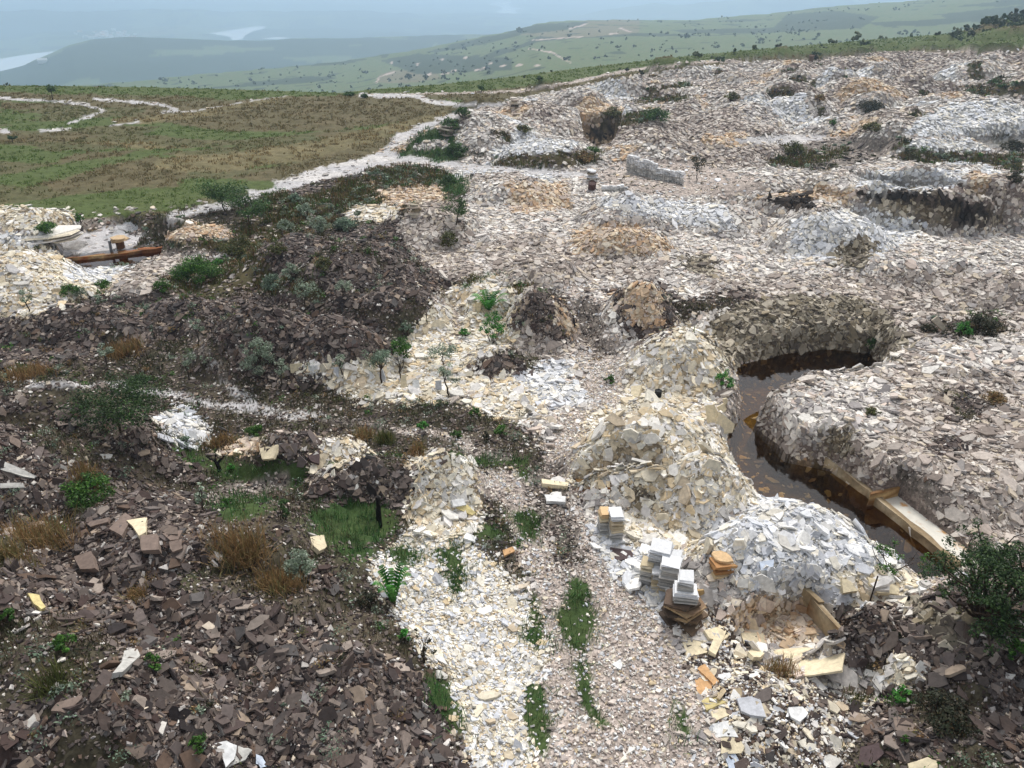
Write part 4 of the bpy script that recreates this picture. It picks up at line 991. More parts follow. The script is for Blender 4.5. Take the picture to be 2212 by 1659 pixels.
    if kind in ('bare', 'dead'):
        r0 = .03 if kind == 'bare' else .07
        r0 = max(r0, .0009*d)
        f0 = np.array([rp.normal(0, .05), 0, h*.45]); parts.append(limb([0, 0, -.1], f0, r0, r0*.8))
        for i in range(5 if kind == 'bare' else 3):
            a = rp.uniform(0, 6.28) if kind == 'bare' else (math.pi*(.05+.95*i/2)); tip = f0+np.array([math.cos(a)*w*.45, math.sin(a)*w*.2, h*rp.uniform(.25, .55)]); parts.append(limb(f0-[0, 0, h*.1*i*.3], tip, r0*.7, r0*.3))
            if kind == 'bare':
                for k in range(2): parts.append(limb(tip*.7+f0*.3, tip+rp.normal(0, .12*h, 3), r0*.35, r0*.15))
        if kind == 'dead': bark = (30,27,26)
        finish_wood(); return
    if kind == 'sparse':
        base_r = max(.014, .0006*d)
        for i in range(4):
            a = rp.uniform(0, 6.28); tip = np.array([math.cos(a)*w*.42, math.sin(a)*w*.42, h*rp.uniform(.6, 1)]); parts.append(limb([0, 0, -.05], tip, base_r, base_r*.3, .2))
            for k in range(3):
                m = tip*rp.uniform(.4, .9); t2 = m+rp.normal(0, .18, 3)*[w, w, h*.6]; parts.append(limb(m, t2, base_r*.4, base_r*.2)); ctr.append(t2); rad.append(w*rp.uniform(.06, .13))
        n = int(np.clip(w*w/ls**2*1.2, 120, 3000)); v, f, c = leaf_cloud(ctr, rad, n, ls, cols, .8)
        mesh_np("foliage", v, f, M_LEAF, root, {"Col": c}); finish_wood(); return
    # bush / big
    nb = 40 if kind == 'big' else (12 if w > .7 else 7); base_r = max(.016 if kind == 'bush' else .035, .0005*d)
    for i in range(nb):
        a = i*2.4+rp.uniform(-.5, .5); q = math.sqrt((i+.5)/nb); rr_ = w*.42*q*rp.uniform(.8, 1.1)
        zt = h*(.86-.55*q*q)*rp.uniform(.75, 1.1); tip = np.array([math.cos(a)*rr_, math.sin(a)*rr_, zt])
        parts.append(limb([tip[0]*.15, tip[1]*.15, -.06], tip, base_r, base_r*.35, .16))
        if kind == 'big' and i % 2:
            e = tip*1.15+rp.normal(0, .12*w, 3); e[2] = abs(e[2]); parts.append(limb(tip*.6, e, base_r*.6, base_r*.2, .25)); ctr.append(e); rad.append(w*.05)
        ctr.append(tip); rad.append(w*rp.uniform(.11, .2)*(.6 if kind == 'big' else 1))
    for _ in range(nb):
        c0 = ctr[rp.integers(0, len(ctr))]*rp.uniform(.6, 1.08); ctr.append(c0+rp.normal(0, .07, 3)*w*[1, 1, .6]); rad.append(w*rp.uniform(.06, .12)*(.7 if kind == 'big' else 1))
    n = int(np.clip(w*w/ls**2*(5.5 if kind == 'bush' else 4.5), 350, 14000)); v, f, c = leaf_cloud(ctr, rad, n, ls, cols, .75)
    v[:, 2] = np.maximum(v[:, 2], .01)
    mesh_np("foliage", v, f, M_LEAF, root, {"Col": c}); finish_wood()
for a in PLANTS: plant(*a)

# knee-high scrub over the old heaps, too tangled to count
def scrub(n, chars, r0, r1):
    x, y = scatter(n, r0, r1, lambda r: np.maximum(.6, .02*r), rp); z = zat(x, y); t = classify(x, y, z, 8.0, rp)
    k = np.isin(t, [TI[c] for c in chars]) & (rp.random(n) < np.where(np.isin(t, [TI['z']]), .8, .17)*(fbm(x/3, y/3, 201, 3) > .42)) & (z > -.3)
    x, y, z = x[k], y[k], z[k]; r = np.hypot(x, y); Vs, Fs, Cs, o = [], [], [], 0
    pal = [PLC['olive'], PLC['grey'], PLC['murk'], PLC['green'], PLC['dry'], PLC['silver']]
    for i in range(len(x)):
        s = rp.uniform(.16, .42)*(1.25 if t[k][i] == TI['z'] else .9)
        m = 5; C = np.array([x[i], y[i], z[i]+s*.35])+rp.normal(0, .4, (m, 3))*s*[1, 1, .35]
        v, f, c = leaf_cloud(C, np.full(m, s*.45), 70, max(.05, .002*r[i]), pal[rp.integers(0, 6)], .8)
        Vs.append(v); Fs.append(f[0]+o); Cs.append(c); o += len(v)
    print('scrub', len(x))
    tag(mesh_np("scrub", np.concatenate(Vs), [np.concatenate(Fs)], M_LEAF, attrs={"Col": np.concatenate(Cs)}), "knee-high olive and grey scrub over the old dark heaps", "scrub", kind="stuff")
scrub(30000, 'zedm', 9, 120)

# scrub and tree specks on the slopes beyond the edge, far too many to tell apart
def specks(n, test, size0, name, label, cols):
    out = []; rng = np.random.default_rng(77)
    a = np.radians(rng.uniform(-42, 42, n)); r = np.exp(rng.uniform(math.log(110), math.log(2100), n))
    x, y = r*np.sin(a), r*np.cos(a); z = zat(x, y); k = test(x, y, z, r); x, y, z, r = x[k], y[k], z[k], r[k]
    m = 7; s = size0(r)*np.exp(rng.normal(0, .4, len(r)))
    P_ = np.repeat(np.stack([x, y, z], -1), m, 0)+rng.normal(0, .32, (len(r)*m, 3))*np.repeat(s, m)[:, None]*[1, 1, .6]+np.stack([np.zeros(len(r)*m), np.zeros(len(r)*m), np.repeat(s*.45, m)], -1)
    N = rng.normal(0, 1, P_.shape); N[:, 2] = abs(N[:, 2])*.7; N[:, 1] -= .6; N /= np.linalg.norm(N, axis=1, keepdims=True)
    sz = np.repeat(s, m)*.62; V, F, kk = slab_arrays(P_, N, sz, np.ones(len(sz)), sz*.3, rng.uniform(0, 6, len(sz)), rng, 5, False)
    c = np.repeat(lin(cols)[rng.integers(0, len(cols), len(r))], m*kk, 0)
    tag(mesh_np(name, V, F, M_LEAF, attrs={"Col": c}), label, "scrub", kind="stuff")
def t_far(x, y, z, r):
    az = np.arctan2(x, y); re_ = np.minimum(13/np.abs(np.interp(az, e_az, e_te))*.95, 215); U, V = project(x, y, z)
    p = fbm(x/120, y/120, 171, 4)
    return (r > np.maximum(re_*1.6, 480)) & (r < 1500) & (p > .5-.12*(V > 120)) & (V > -40)
specks(4000, t_far, lambda r: np.maximum(1.4, .0017*r), "distant_trees", "dark scattered trees and scrub over the hazy slopes beyond the edge", [(40,56,34),(50,66,40),(60,72,48)])
def t_ridge(x, y, z, r):
    az = np.arctan2(x, y); re_ = np.minimum(13/np.abs(np.interp(az, e_az, e_te))*.95, 215); U, V = project(x, y, z)
    q = np.random.default_rng(3).random(len(x))
    return (r > re_*.8) & (r < re_*1.03) & (((U > 2050) & (q < .9)) | ((U > 1500) & (q < .10)) | (q < .03))
specks(26000, t_ridge, lambda r: .0042*r, "ridge_scrub", "dark low scrub along the green ridge at the upper right", [(44,64,34),(56,78,42),(40,52,36),(80,92,56)])
# ------------------------------------------------------------------ cut stone, big slabs, drums, walls
ro = np.random.default_rng(1313)
def box_verts(c, ax, ay, az_):
    c, ax, ay, az_ = [np.asarray(v, float) for v in (c, ax, ay, az_)]
    s = np.array([[-1,-1,-1],[1,-1,-1],[1,1,-1],[-1,1,-1],[-1,-1,1],[1,-1,1],[1,1,1],[-1,1,1]])
    return c+s[:, :1]*ax+s[:, 1:2]*ay+s[:, 2:]*az_
BOXF = np.array([[0,3,2,1],[4,5,6,7],[0,1,5,4],[1,2,6,5],[2,3,7,6],[3,0,4,7]])
def tile(name, c, w, d, th, rot, col, parent, rough=.016):
    a = np.array([math.cos(rot)*w/2, math.sin(rot)*w/2, 0]); b = np.array([-math.sin(rot)*d/2, math.cos(rot)*d/2, 0])
    v = box_verts(c, a, b, [0, 0, th/2]); v = v+ro.normal(0, rough, v.shape)*[1, 1, .25]
    return mesh_np(name, v, [BOXF], M_TILE, parent, {"Col": np.repeat(np.asarray(col)[None]*math.exp(ro.normal(0, .09)), 8, 0)})
TILEC = {'w': lin([(226,227,228),(214,216,220),(204,204,204)]), 'g': lin([(196,194,190),(180,178,174),(206,204,200),(168,166,162)]),
         'c': lin([(206,190,158),(216,204,178),(192,176,148),(198,194,186)]), 'o': lin([(210,178,136)])}
def stack(U, V, w_px, h_m, n, rot, label, cols='g', top=None, depth=1.0, z=None, group=None, merge=False, at=None):
    """A pile of cut tiles; U, V is the middle of its front foot."""
    if at is None:
        if z is None: x, y, zz, t = hit(U, V)
        else:
            x, y = [float(v) for v in at_z(U, V, z)]; zz = z; t = math.hypot(math.hypot(x, y), CAM_H-z)
    else: x, y, zz = at; t = math.hypot(math.hypot(x, y), CAM_H-zz)
    w = w_px*t/F; d = w*depth; r = math.radians(rot)
    if at is None: y += d*.5*math.cos(r)
    root = thing("tile_stack", (x, y, zz-.02), label, "tile stack", group); th = h_m/n; vs_, cs_ = [], []
    for i in range(n):
        pal = TILEC[cols[min(int(i/n*len(cols)), len(cols)-1)]]; c = pal[ro.integers(0, len(pal))]
        if top is not None and i == n-1: c = TILEC[top][0]
        p = [ro.normal(0, .012), ro.normal(0, .012), th*(i+.5)]
        if merge:
            a = np.array([math.cos(r)*w/2, math.sin(r)*w/2, 0]); b = np.array([-math.sin(r)*d/2, math.cos(r)*d/2, 0])
            vs_.append(box_verts(p, a, b, [0, 0, th*.40])+ro.normal(0, .014, (8, 3))); cs_.append(np.repeat(c[None]*math.exp(ro.normal(0, .16)), 8, 0))
        else: tile("tile", p, w*ro.uniform(.97, 1.03), d*ro.uniform(.97, 1.03), th*.9, r+ro.normal(0, .03), c, root)
    if merge:
        k = len(vs_); mesh_np("tiles", np.concatenate(vs_), [np.concatenate([BOXF+8*i for i in range(k)])], M_TILE, root, {"Col": np.concatenate(cs_)})
    return x, y, zz, w
# near stacks along the track
stack(1303,1157,18,.70,19,4,"tile stack with an orange top tile, left of a pair","gggco",'o',1.5); stack(1321,1160,16,.74,20,4,"grey tile stack squeezed behind the orange-topped pair","g",'w',1.2)
stack(1330,1175,26,.86,24,3,"taller white-topped tile stack right of the orange-topped stack","ggccw",'w',1.35)
stack(1397,1266,24,.66,20,-20,"cream tile stack at the left end of the stepped group","ggc",'c',1.3); stack(1418,1281,19,.62,18,-12,"narrow short tile stack in the middle of the stepped group","ccg",'w',1.2)
stack(1424,1262,42,1.02,28,-22,"tall blue-white topped tile stack at the back of the stepped group","ggw",'w',1.0); stack(1445,1292,37,.98,28,-18,"broad grey tile stack at the front of the stepped group","cggg",'w',1.0)
stack(1457,1262,20,.85,22,-18,"half hidden tile stack behind the broad grey stack","gg",'w',1.2)
# rough slab pedestal and the two stacks on it
px_, py_, pz_, pt_ = hit(1482, 1368)
py_ += .42
ped = thing("slab_pile", (px_, py_, pz_-.03), "rough pile of brown unsorted slabs carrying white tiles", "slab pile")
def rough_slab(name, c, size, th, col, parent, K=7, tilt=.06, asp=1.3, origin=None):
    N = np.array([[ro.normal(0, tilt), ro.normal(0, tilt), 1.0]]); N /= np.linalg.norm(N)
    v, f, k = slab_arrays(np.array([c]), N, np.array([size]), np.array([asp]), np.array([th]), np.array([ro.uniform(0, 6.28)]), ro, K, True, .7)
    return mesh_np(name, v, f, M_STONE, parent, {"Col": np.repeat(np.asarray(col)[None], k, 0)}, origin=origin)
BROWN = lin([(112,94,76),(84,72,62),(160,136,104),(190,174,146),(100,84,72),(136,112,88)])
ph = .66
for i in range(15):
    rough_slab("slab", (ro.normal(0, .08), ro.normal(0, .06), ph*i/15), ro.uniform(.7, 1.0), .045, BROWN[ro.integers(0, 6)], ped, 5, .05, ro.uniform(1, 1.5))
zt = pz_+ph+.03
stack(0,0,45,.27,8,-10,"wide white tile stack resting on the rough slab pile","gw",'w',.85,at=(px_-.02, py_, zt)); stack(0,0,28,.30,9,-12,"narrow white tile stack topping the wide white stack","gw",'w',1.3,at=(px_-.02, py_+.08, zt+.27))
# orange block stack
ox, oy, oz, ot = hit(1560, 1262)
blk = thing("block_stack", (ox, oy+.3, oz-.02), "stack of thick ochre blocks with an orange disc-shaped slab on top", "block stack")
for i in range(5):
    tile("block", (ro.normal(0, .04), ro.normal(0, .04), .05+.10*i), ro.uniform(.36, .48), .38, .085, ro.normal(0, .25), lin([(190,150,104),(206,184,146),(170,126,82),(214,200,172)])[ro.integers(0, 4)], blk, .02)
rough_slab("slab", (0, .02, .51), .5, .05, lin((212,180,138)), blk, 9, .05, 1.1)
# low ochre rock edge beside it
def prism(name, pts, z0, z1, mat, col, label, cat, kind=None, jag=.05):
    """An upright rock edge: plan outline pts (x, y), from z0 up to z1."""
    p = np.asarray(pts, float); n = len(p); q = []
    for i in range(n):
        a, b = p[i], p[(i+1) % n]; m = max(1, int(np.linalg.norm(b-a)/.35))
        for k in range(m): q.append(a+(b-a)*k/m)
    q = np.array(q)+ro.normal(0, jag, (len(q), 2)); n = len(q); zs = np.linspace(z0, z1, 5); V = []
    for i, zz in enumerate(zs): V.append(np.concatenate([q+ro.normal(0, jag*.5, q.shape), np.full((n, 1), zz)+ro.normal(0, jag*.3, (n, 1))*(i == 4)], 1))
    V = np.concatenate(V); F4 = []
    for i in range(4):
        for j in range(n): F4.append([i*n+j, i*n+(j+1) % n, (i+1)*n+(j+1) % n, (i+1)*n+j])
    C = np.array([lin(col[ro.integers(0, len(col))])*math.exp(ro.normal(0, .15)) for _ in range(len(V))])
    o = mesh_np(name, V, [np.array(F4), (np.arange(n)+4*n)[None]], mat, None, {"Col": C})
    return tag(o, label, cat, kind=kind)
def quad_strip(a, b, w):
    a = np.array(a, float); b = np.array(b, float); d = (b-a)/np.linalg.norm(b-a); nrm = np.array([-d[1], d[0]])*w
    return [a, b, b+nrm, a+nrm]
def gp(U, V, z): return [float(v) for v in at_z(U, V, z)]
OCH = [(160,122,76),(140,102,64),(184,156,112),(118,88,60)]; BEI = [(176,158,128),(160,142,112),(190,176,150),(140,120,92)]
prism("rock_ledge", quad_strip(gp(1779,1001,-.46), gp(2065,1238,-.46), .17), -1.4, -.2, M_STONE, BEI, "straight beige sawn rock ledge along the right side of the brown trench", "rock ledge", jag=.03)
prism("rock_edge", quad_strip(gp(1880,1078,-.2), gp(1942,1064,-.2), .1), -.6, -.02, M_STONE, OCH, "short ochre sawn rock edge above the white stone floor", "rock edge", jag=.015)
prism("rock_wall", quad_strip(gp(1752,1316,-.2), gp(1830,1418,-.3), -.12), -.9, .25, M_STONE, OCH+BEI, "thin ochre rock wall standing at the right of the shallow pit", "rock wall", jag=.02)
prism("rock_wall", quad_strip(gp(1735,1300,-.2), gp(1768,1340,-.3), -.1), -.9, .3, M_STONE, BEI, "short tan rock wall at the upper corner of the shallow pit", "rock wall", jag=.02)
prism("rock_edge", quad_strip(gp(1508,1262,.0), gp(1584,1266,.0), .1), -.2, .16, M_STONE, OCH, "rusty orange rock edge in front of the block stack", "rock edge", jag=.02)
prism("rock_edge", quad_strip(gp(1245,1052,-.1), gp(1335,1058,-.1), .12), -.5, .12, M_STONE, OCH, "ochre rock face of the small excavation", "rock edge", jag=.03)
prism("rock_edge", quad_strip(gp(1360,1072,-.1), gp(1420,1090,-.1), .15), -.5, .05, M_STONE, [(150,106,60),(110,84,60)], "brown rock face at the right of the small excavation", "rock edge", jag=.03)
prism("rock_ledge", quad_strip(gp(138,558,-.3), gp(300,540,-.3), .3), -1.2, -.36, M_STONE, OCH+[(150,84,44)], "rust stained rock ledge above the dark pool at left", "rock ledge", jag=.05)
prism("rock_ledge", quad_strip(gp(300,540,-.3), gp(372,532,-.3), .4), -1.2, -.32, M_STONE, [(140,84,46),(170,110,62),(120,80,50)], "rusty red rock ledge right of the dark pool", "rock ledge", jag=.06)
prism("rock_ledge", quad_strip(gp(376,541,-.25), gp(470,534,-.2), .35), -.7, -.12, M_STONE, [(160,104,62),(190,150,110)], "rusty rock ledge trailing off to the right", "rock ledge", jag=.06)
# white stone floor beside the trench
fl = FLOOR; c0 = fl.mean(0); pf = c0+(fl-c0)*1.03; zf = -.33
nv = len(pf); V_ = np.concatenate([np.concatenate([pf, np.full((nv, 1), zf)], 1), np.concatenate([pf, np.full((nv, 1), zf-.3)], 1)])
def floor_material():
    m = material("pale_floor_stone", .7, .3, 3, .1, .1); n = m.node_tree.nodes; l = m.node_tree.links; b = n["Principled BSDF"]
    old = b.inputs["Base Color"].links[0].from_socket
    g = n.new("ShaderNodeNewGeometry"); nz = n.new("ShaderNodeTexNoise"); nz.inputs["Scale"].default_value = 1.6; nz.inputs["Detail"].default_value = 6; nz.inputs["Distortion"].default_value = 1.2
    l.new(g.outputs["Position"], nz.inputs["Vector"]); mr = n.new("ShaderNodeMapRange"); mr.inputs[1].default_value = .55; mr.inputs[2].default_value = .68; l.new(nz.outputs["Fac"], mr.inputs[0])
    mx = n.new("ShaderNodeMixRGB"); mx.inputs[2].default_value = (*lin((198,150,92)), 1); l.new(mr.outputs[0], mx.inputs[0]); l.new(old, mx.inputs[1]); l.new(mx.outputs[0], b.inputs["Base Color"])
    return m
M_FLOOR = floor_material()
tag(mesh_np("stone_floor", V_, [np.arange(nv)[None], np.array([[i, i+nv, (i+1) % nv+nv, (i+1) % nv] for i in range(nv)])], M_FLOOR, attrs={"Col": np.repeat(lin((222,218,206))[None], 2*nv, 0)}), "bare white stone floor with rusty veins beside the trench", "stone floor", kind="structure")

# large single slabs, surveyed corner by corner
WHT, CRM, GRY, ORG, DRK, BLU, YEL, PNK = (232,232,230), (226,212,180), (190,188,182), (206,164,118), (84,70,70), (206,216,230), (212,196,140), (132,116,106)
SLABS = [
 (CRM,[(1472,1380),(1516,1379),(1528,1409),(1483,1419)],0,"square yellowish slab lying below the rough slab pile"), (CRM,[(1521,1361),(1556,1352),(1577,1369),(1563,1382),(1533,1379)],0,"broken cream slab under the long plank-shaped slab"),
 (CRM,[(1553,1349),(1572,1354),(1546,1414),(1531,1404)],.05,"long plank-shaped cream slab lying across another slab"), (ORG,[(1497,1439),(1512,1442),(1531,1464),(1538,1482),(1533,1499),(1511,1512)],0,"orange slab with red veins beside the track"),
 (ORG,[(1506,1444),(1523,1434),(1553,1472),(1541,1479),(1528,1464)],.03,"paler orange slab overlapping the red-veined one"), (YEL,[(1515,1514),(1551,1496),(1568,1517),(1526,1534)],0,"yellowish square slab below the orange slabs"),
 (CRM,[(1535,1537),(1563,1527),(1576,1544),(1541,1559)],0,"small cream slab in the row beside the track"), (WHT,[(1538,1564),(1576,1556),(1595,1592),(1547,1593)],0,"large white slab in the row beside the track"),
 (CRM,[(1558,1594),(1598,1593),(1608,1614),(1601,1627),(1557,1627)],0,"cream slab just below the large white slab"), (BLU,[(1563,1627),(1588,1627),(1603,1658),(1576,1664)],0,"pale blue slab at the bottom end of the row"),
 (WHT,[(1322,1434),(1340,1423),(1345,1439),(1341,1446)],0,"white chip-shaped slab lying alone on the track"), (WHT,[(1346,1214),(1363,1213),(1383,1227),(1383,1239),(1361,1242)],0,"rounded white slab left of the stepped tile stacks"),
 (DRK,[(1318,1182),(1363,1189),(1367,1202),(1336,1211),(1326,1199)],.03,"dark wet slab in front of the white-topped tile stack"), (CRM,[(1616,1407),(1643,1394),(1658,1404),(1643,1419),(1628,1419)],.06,"pale slab on a small pile near the pit floor"),
 (CRM,[(1363,834),(1385,832),(1378,857),(1363,854)],.25,"cream slab propped up left of the black drum"), (CRM,[(1358,857),(1380,856),(1373,874),(1356,874)],0,"cream slab lying in front of the propped slab"),
 (CRM,[(1402,868),(1420,859),(1440,866),(1432,876)],.0,"flat cream slab in front of the black drum"), (CRM,[(1874,1246),(1941,1266),(1941,1283),(1896,1281),(1879,1264)],.12,"big cream slab lying on blocks near the trench end"),
 (CRM,[(1819,1248),(1839,1257),(1854,1276),(1822,1281)],.15,"thick cream slab leaning left of the big cream slab"), (WHT,[(1979,1256),(1999,1254),(2011,1269),(1989,1275)],.12,"white rounded slab on top of a little pile by the trench"),
 (WHT,[(1891,1461),(1921,1456),(1919,1466),(1899,1476)],.02,"white slab on the dark ground right of the pit"), (WHT,[(1703,1528),(1734,1526),(1746,1540),(1728,1559),(1709,1549)],.03,"big white slab among pale chips at lower right"),
 (CRM,[(1961,1649),(2004,1635),(2024,1644),(2024,1662),(1962,1662)],.03,"cream slab at the bottom edge right of centre"), (DRK,[(1859,1614),(1899,1604),(1911,1626),(1879,1654),(1854,1649)],.03,"big dark slab at the lower right"),
 (WHT,[(463,1606),(490,1600),(512,1610),(505,1641),(488,1658)],.04,"bright white slab at the bottom left"), (GRY,[(512,1610),(527,1616),(545,1620),(530,1641),(492,1658),(505,1641)],.03,"grey broken piece right of the bright white slab"),
 (BLU,[(553,1629),(566,1634),(580,1654),(563,1659),(553,1650)],.03,"pale blue-white slab at the bottom left edge"), (YEL,[(60,1281),(85,1285),(99,1311),(90,1316),(73,1304)],.05,"mustard yellow slab on the left dark slope"),
 (GRY,[(263,1430),(268,1406),(295,1399),(303,1416),(265,1451),(243,1454)],.08,"grey bent slab standing out on the lower dark slope"), (PNK,[(123,1518),(176,1502),(175,1510),(140,1540),(110,1535)],.05,"purplish slab low on the left slope"),
 (GRY,[(0,992),(33,1006),(80,1029),(73,1033),(23,1020),(0,1014)],.05,"long grey plank-shaped slab at the left edge"), (GRY,[(0,1044),(50,1043),(54,1053),(0,1054)],.05,"grey straight slab below the plank-shaped slab at left"),
 (GRY,[(213,980),(243,981),(240,989),(223,991)],.02,"flat grey slab below the large spreading tree"), (PNK,[(183,1129),(235,1117),(233,1127),(195,1138)],.05,"long pinkish slab on the crest of the slab-topped heap"),
 (CRM,[(273,1124),(318,1117),(315,1149),(300,1157)],.08,"pale ribbed slab on the slab-topped heap"), (PNK,[(235,1142),(270,1107),(285,1117),(263,1157)],.08,"tan slab leaning beside the pale ribbed slab"),
 (PNK,[(350,1152),(395,1145),(385,1165),(368,1167)],.05,"pink-brown slab right of the pale ribbed slab"), (PNK,[(303,1157),(338,1152),(343,1187),(305,1189)],.12,"brown blocky slab on the face of the slab-topped heap"),
 (PNK,[(160,1202),(195,1190),(205,1227),(173,1229)],.12,"grey-brown boulder slab low on the slab-topped heap"), (PNK,[(365,1170),(393,1164),(395,1184),(373,1192)],.08,"lichen-spotted slab on the right of the slab-topped heap"),
 (CRM,[(1022,861),(1040,858),(1036,874),(1020,876)],.03,"pale slab at the foot of the cream rubble by the footpath"), (CRM,[(560,968),(600,960),(590,990),(566,992)],.05,"pale pink slab on the small dark heap"),
 (DRK,[(665,985),(690,970),(690,1002),(672,996)],.06,"purple slab standing on the small dark heap"), (CRM,[(670,1160),(700,1155),(706,1180),(690,1190),(676,1178)],.06,"cream block at the edge of the green hollow"),
 (WHT,[(1001,1162),(1008,1150),(1030,1160),(1025,1170)],.02,"white slab below the cream slab heap"), (ORG,[(1086,1188),(1108,1180),(1112,1190),(1090,1200)],.02,"small orange slab left of the track grass"),
 (WHT,[(975,1080),(1000,1076),(1008,1090),(980,1094)],.05,"white slab on the cream heap left of the track"), (YEL,[(985,1096),(1010,1090),(1030,1108),(1020,1112)],.05,"yellow slab below the white slab left of the track"),
 (CRM,[(1170,1034),(1228,1042),(1226,1050),(1172,1044)],.12,"long cream beam-like slab at the left of the small excavation"), (WHT,[(1176,1068),(1222,1072),(1220,1084),(1180,1082)],.1,"white block pile slab left of the small excavation"),
 (GRY,[(1595,1250),(1618,1250),(1616,1270),(1592,1268)],.08,"grey rectangular slab propped behind the pit"), (CRM,[(1652,1404),(1740,1398),(1826,1408),(1818,1448),(1720,1462),(1690,1440)],-.03,"broad pale rock floor slab at the near side of the shallow pit"), (CRM,[(1600,1366),(1650,1368),(1652,1402),(1610,1396)],.03,"cream slab lying in the left of the shallow pit"),
 (BLU,[(1640,1214),(1672,1208),(1668,1228),(1644,1232)],.05,"pale blue slab low on the white heap"),
]
def slab_plan(colr, pts, lift, label, th=.055):
    c = np.mean(pts, 0); x, y, z, t = hit(c[0], c[1]); zz = z+.05+lift; P3 = []
    gx = (zat(x+.4, y)-zat(x-.4, y))[0]/.8; gy = (zat(x, y+.4)-zat(x, y-.4))[0]/.8
    gx, gy = np.clip([gx, gy], -.45, .45); n = np.array([-gx, -gy-.25*lift, 1.0]); n /= np.linalg.norm(n)
    for (u, v) in pts:
        d = np.array([float(q) for q in ray(u, v)]); o = np.array([0, 0, CAM_H]); k = ((np.array([x, y, zz])-o)@n)/(d@n); P3.append(o+d*k)
    P3 = np.array(P3); q = []
    for i in range(len(P3)):                       # rough broken edges
        a, b = P3[i], P3[(i+1) % len(P3)]; q += [a, a+(b-a)*ro.uniform(.35, .65)+ro.normal(0, .012, 3)*[1, 1, .2]]
    q = np.array(q); m = len(q)
    if ((q[:, 0]*np.roll(q[:, 1], -1)-np.roll(q[:, 0], -1)*q[:, 1]).sum()) < 0: q = q[::-1]
    V = np.concatenate([q, q*1.0-n*(th+lift*.6)+ro.normal(0, .008, q.shape)])
    F = [np.arange(m)[None], np.array([[i, i+m, (i+1) % m+m, (i+1) % m] for i in range(m)]), (np.arange(m)[::-1]+m)[None]]
    col = lin(colr)*math.exp(ro.normal(0, .05)); C = np.repeat(col[None], 2*m, 0)*np.exp(ro.normal(0, .05, (2*m, 1)))
    tag(mesh_np("stone_slab", V, F, M_STONE, attrs={"Col": C}, origin=P3.mean(0)), label, "stone slab")
for a in SLABS: slab_plan(*a)
# slabs leaning on edge: outline on a plane facing the viewer
def slab_lean(colr, pts, foot, yaw_, label, lean=.35, th=.06):
    x, y, z, t = hit(*foot); a = math.radians(yaw_); n = np.array([math.sin(a)*math.cos(lean), -math.cos(a)*math.cos(lean), math.sin(lean)]); P3 = []
    for (u, v) in pts:
        d = np.array([float(q) for q in ray(u, v)]); o = np.array([0, 0, CAM_H]); k = ((np.array([x, y, z])-o)@n)/(d@n); P3.append(o+d*k)
    P3 = np.array(P3); m = len(P3); c = P3.mean(0)
    nn = sum(np.cross(P3[i]-c, P3[(i+1) % m]-c) for i in range(m))
    if nn@n < 0: P3 = P3[::-1]
    V = np.concatenate([P3, P3-n*th]); F = [np.arange(m)[None], np.array([[i, i+m, (i+1) % m+m, (i+1) % m] for i in range(m)]), (np.arange(m)[::-1]+m)[None]]
    tag(mesh_np("stone_slab", V, F, M_STONE, attrs={"Col": np.repeat(lin(colr)[None], 2*m, 0)}, origin=P3.mean(0)), label, "stone slab")
slab_lean(CRM,[(1543,924),(1553,891),(1563,896),(1588,917),(1582,935),(1560,938)],(1560,936),10,"front cream slab of the leaning group at the pool edge",.5)
slab_lean(CRM,[(1523,876),(1543,874),(1552,892),(1541,918),(1528,918)],(1534,918),-15,"left cream slab of the leaning group at the pool edge",.4)
slab_lean(WHT,[(1571,883),(1592,897),(1594,916),(1590,923),(1573,901)],(1588,922),30,"grey-white slab tilting at the right of the leaning group",.4)
slab_lean(CRM,[(1548,880),(1563,872),(1570,884),(1560,898)],(1560,898),0,"small cream slab at the back of the leaning group",.3)
slab_lean(CRM,[(1563,862),(1571,860),(1573,880),(1566,878)],(1570,882),20,"narrow slab sticking up behind the leaning group",.2)
slab_lean((176,166,150),[(2014,692),(2026,683),(2047,712),(2040,718)],(2040,718),25,"tall tilted slab standing alone on the right spoil bank",.25)
slab_lean(WHT,[(1438,1271),(1446,1270),(1457,1304),(1437,1300)],(1447,1304),-10,"white slab leaning on the left of the rough slab pile",.3)
slab_lean((190,160,112),[(1503,1276),(1521,1275),(1524,1300),(1508,1306)],(1515,1304),12,"yellow-brown slab leaning on the right of the rough slab pile",.3)
for i in range(9):
    u = 640+i*38+ro.uniform(-8, 8); v = 806+i*5+ro.uniform(-8, 6); w_ = ro.uniform(14, 24); h_ = ro.uniform(16, 28)
    look = [("cream",CRM),("white",WHT),("grey-white",(206,208,212))][i % 3]
    shape = ["squarish","pointed","tall"][i//3]
    pts = {"squarish": [(u-w_*.6,v-h_*.8),(u+w_*.5,v-h_*.9),(u+w_*.6,v),(u-w_*.5,v)], "pointed": [(u-w_*.5,v-h_*.5),(u+w_*.1,v-h_*1.2),(u+w_*.6,v-h_*.3),(u+w_*.3,v),(u-w_*.4,v)], "tall": [(u-w_*.35,v-h_*1.2),(u+w_*.3,v-h_*1.25),(u+w_*.4,v),(u-w_*.4,v)]}[shape]
    slab_lean(look[1], pts, (u, v), ro.uniform(-30, 30), f"{shape} {look[0]} slab leaning in the slab row below the dark heap", ro.uniform(.35, .7))

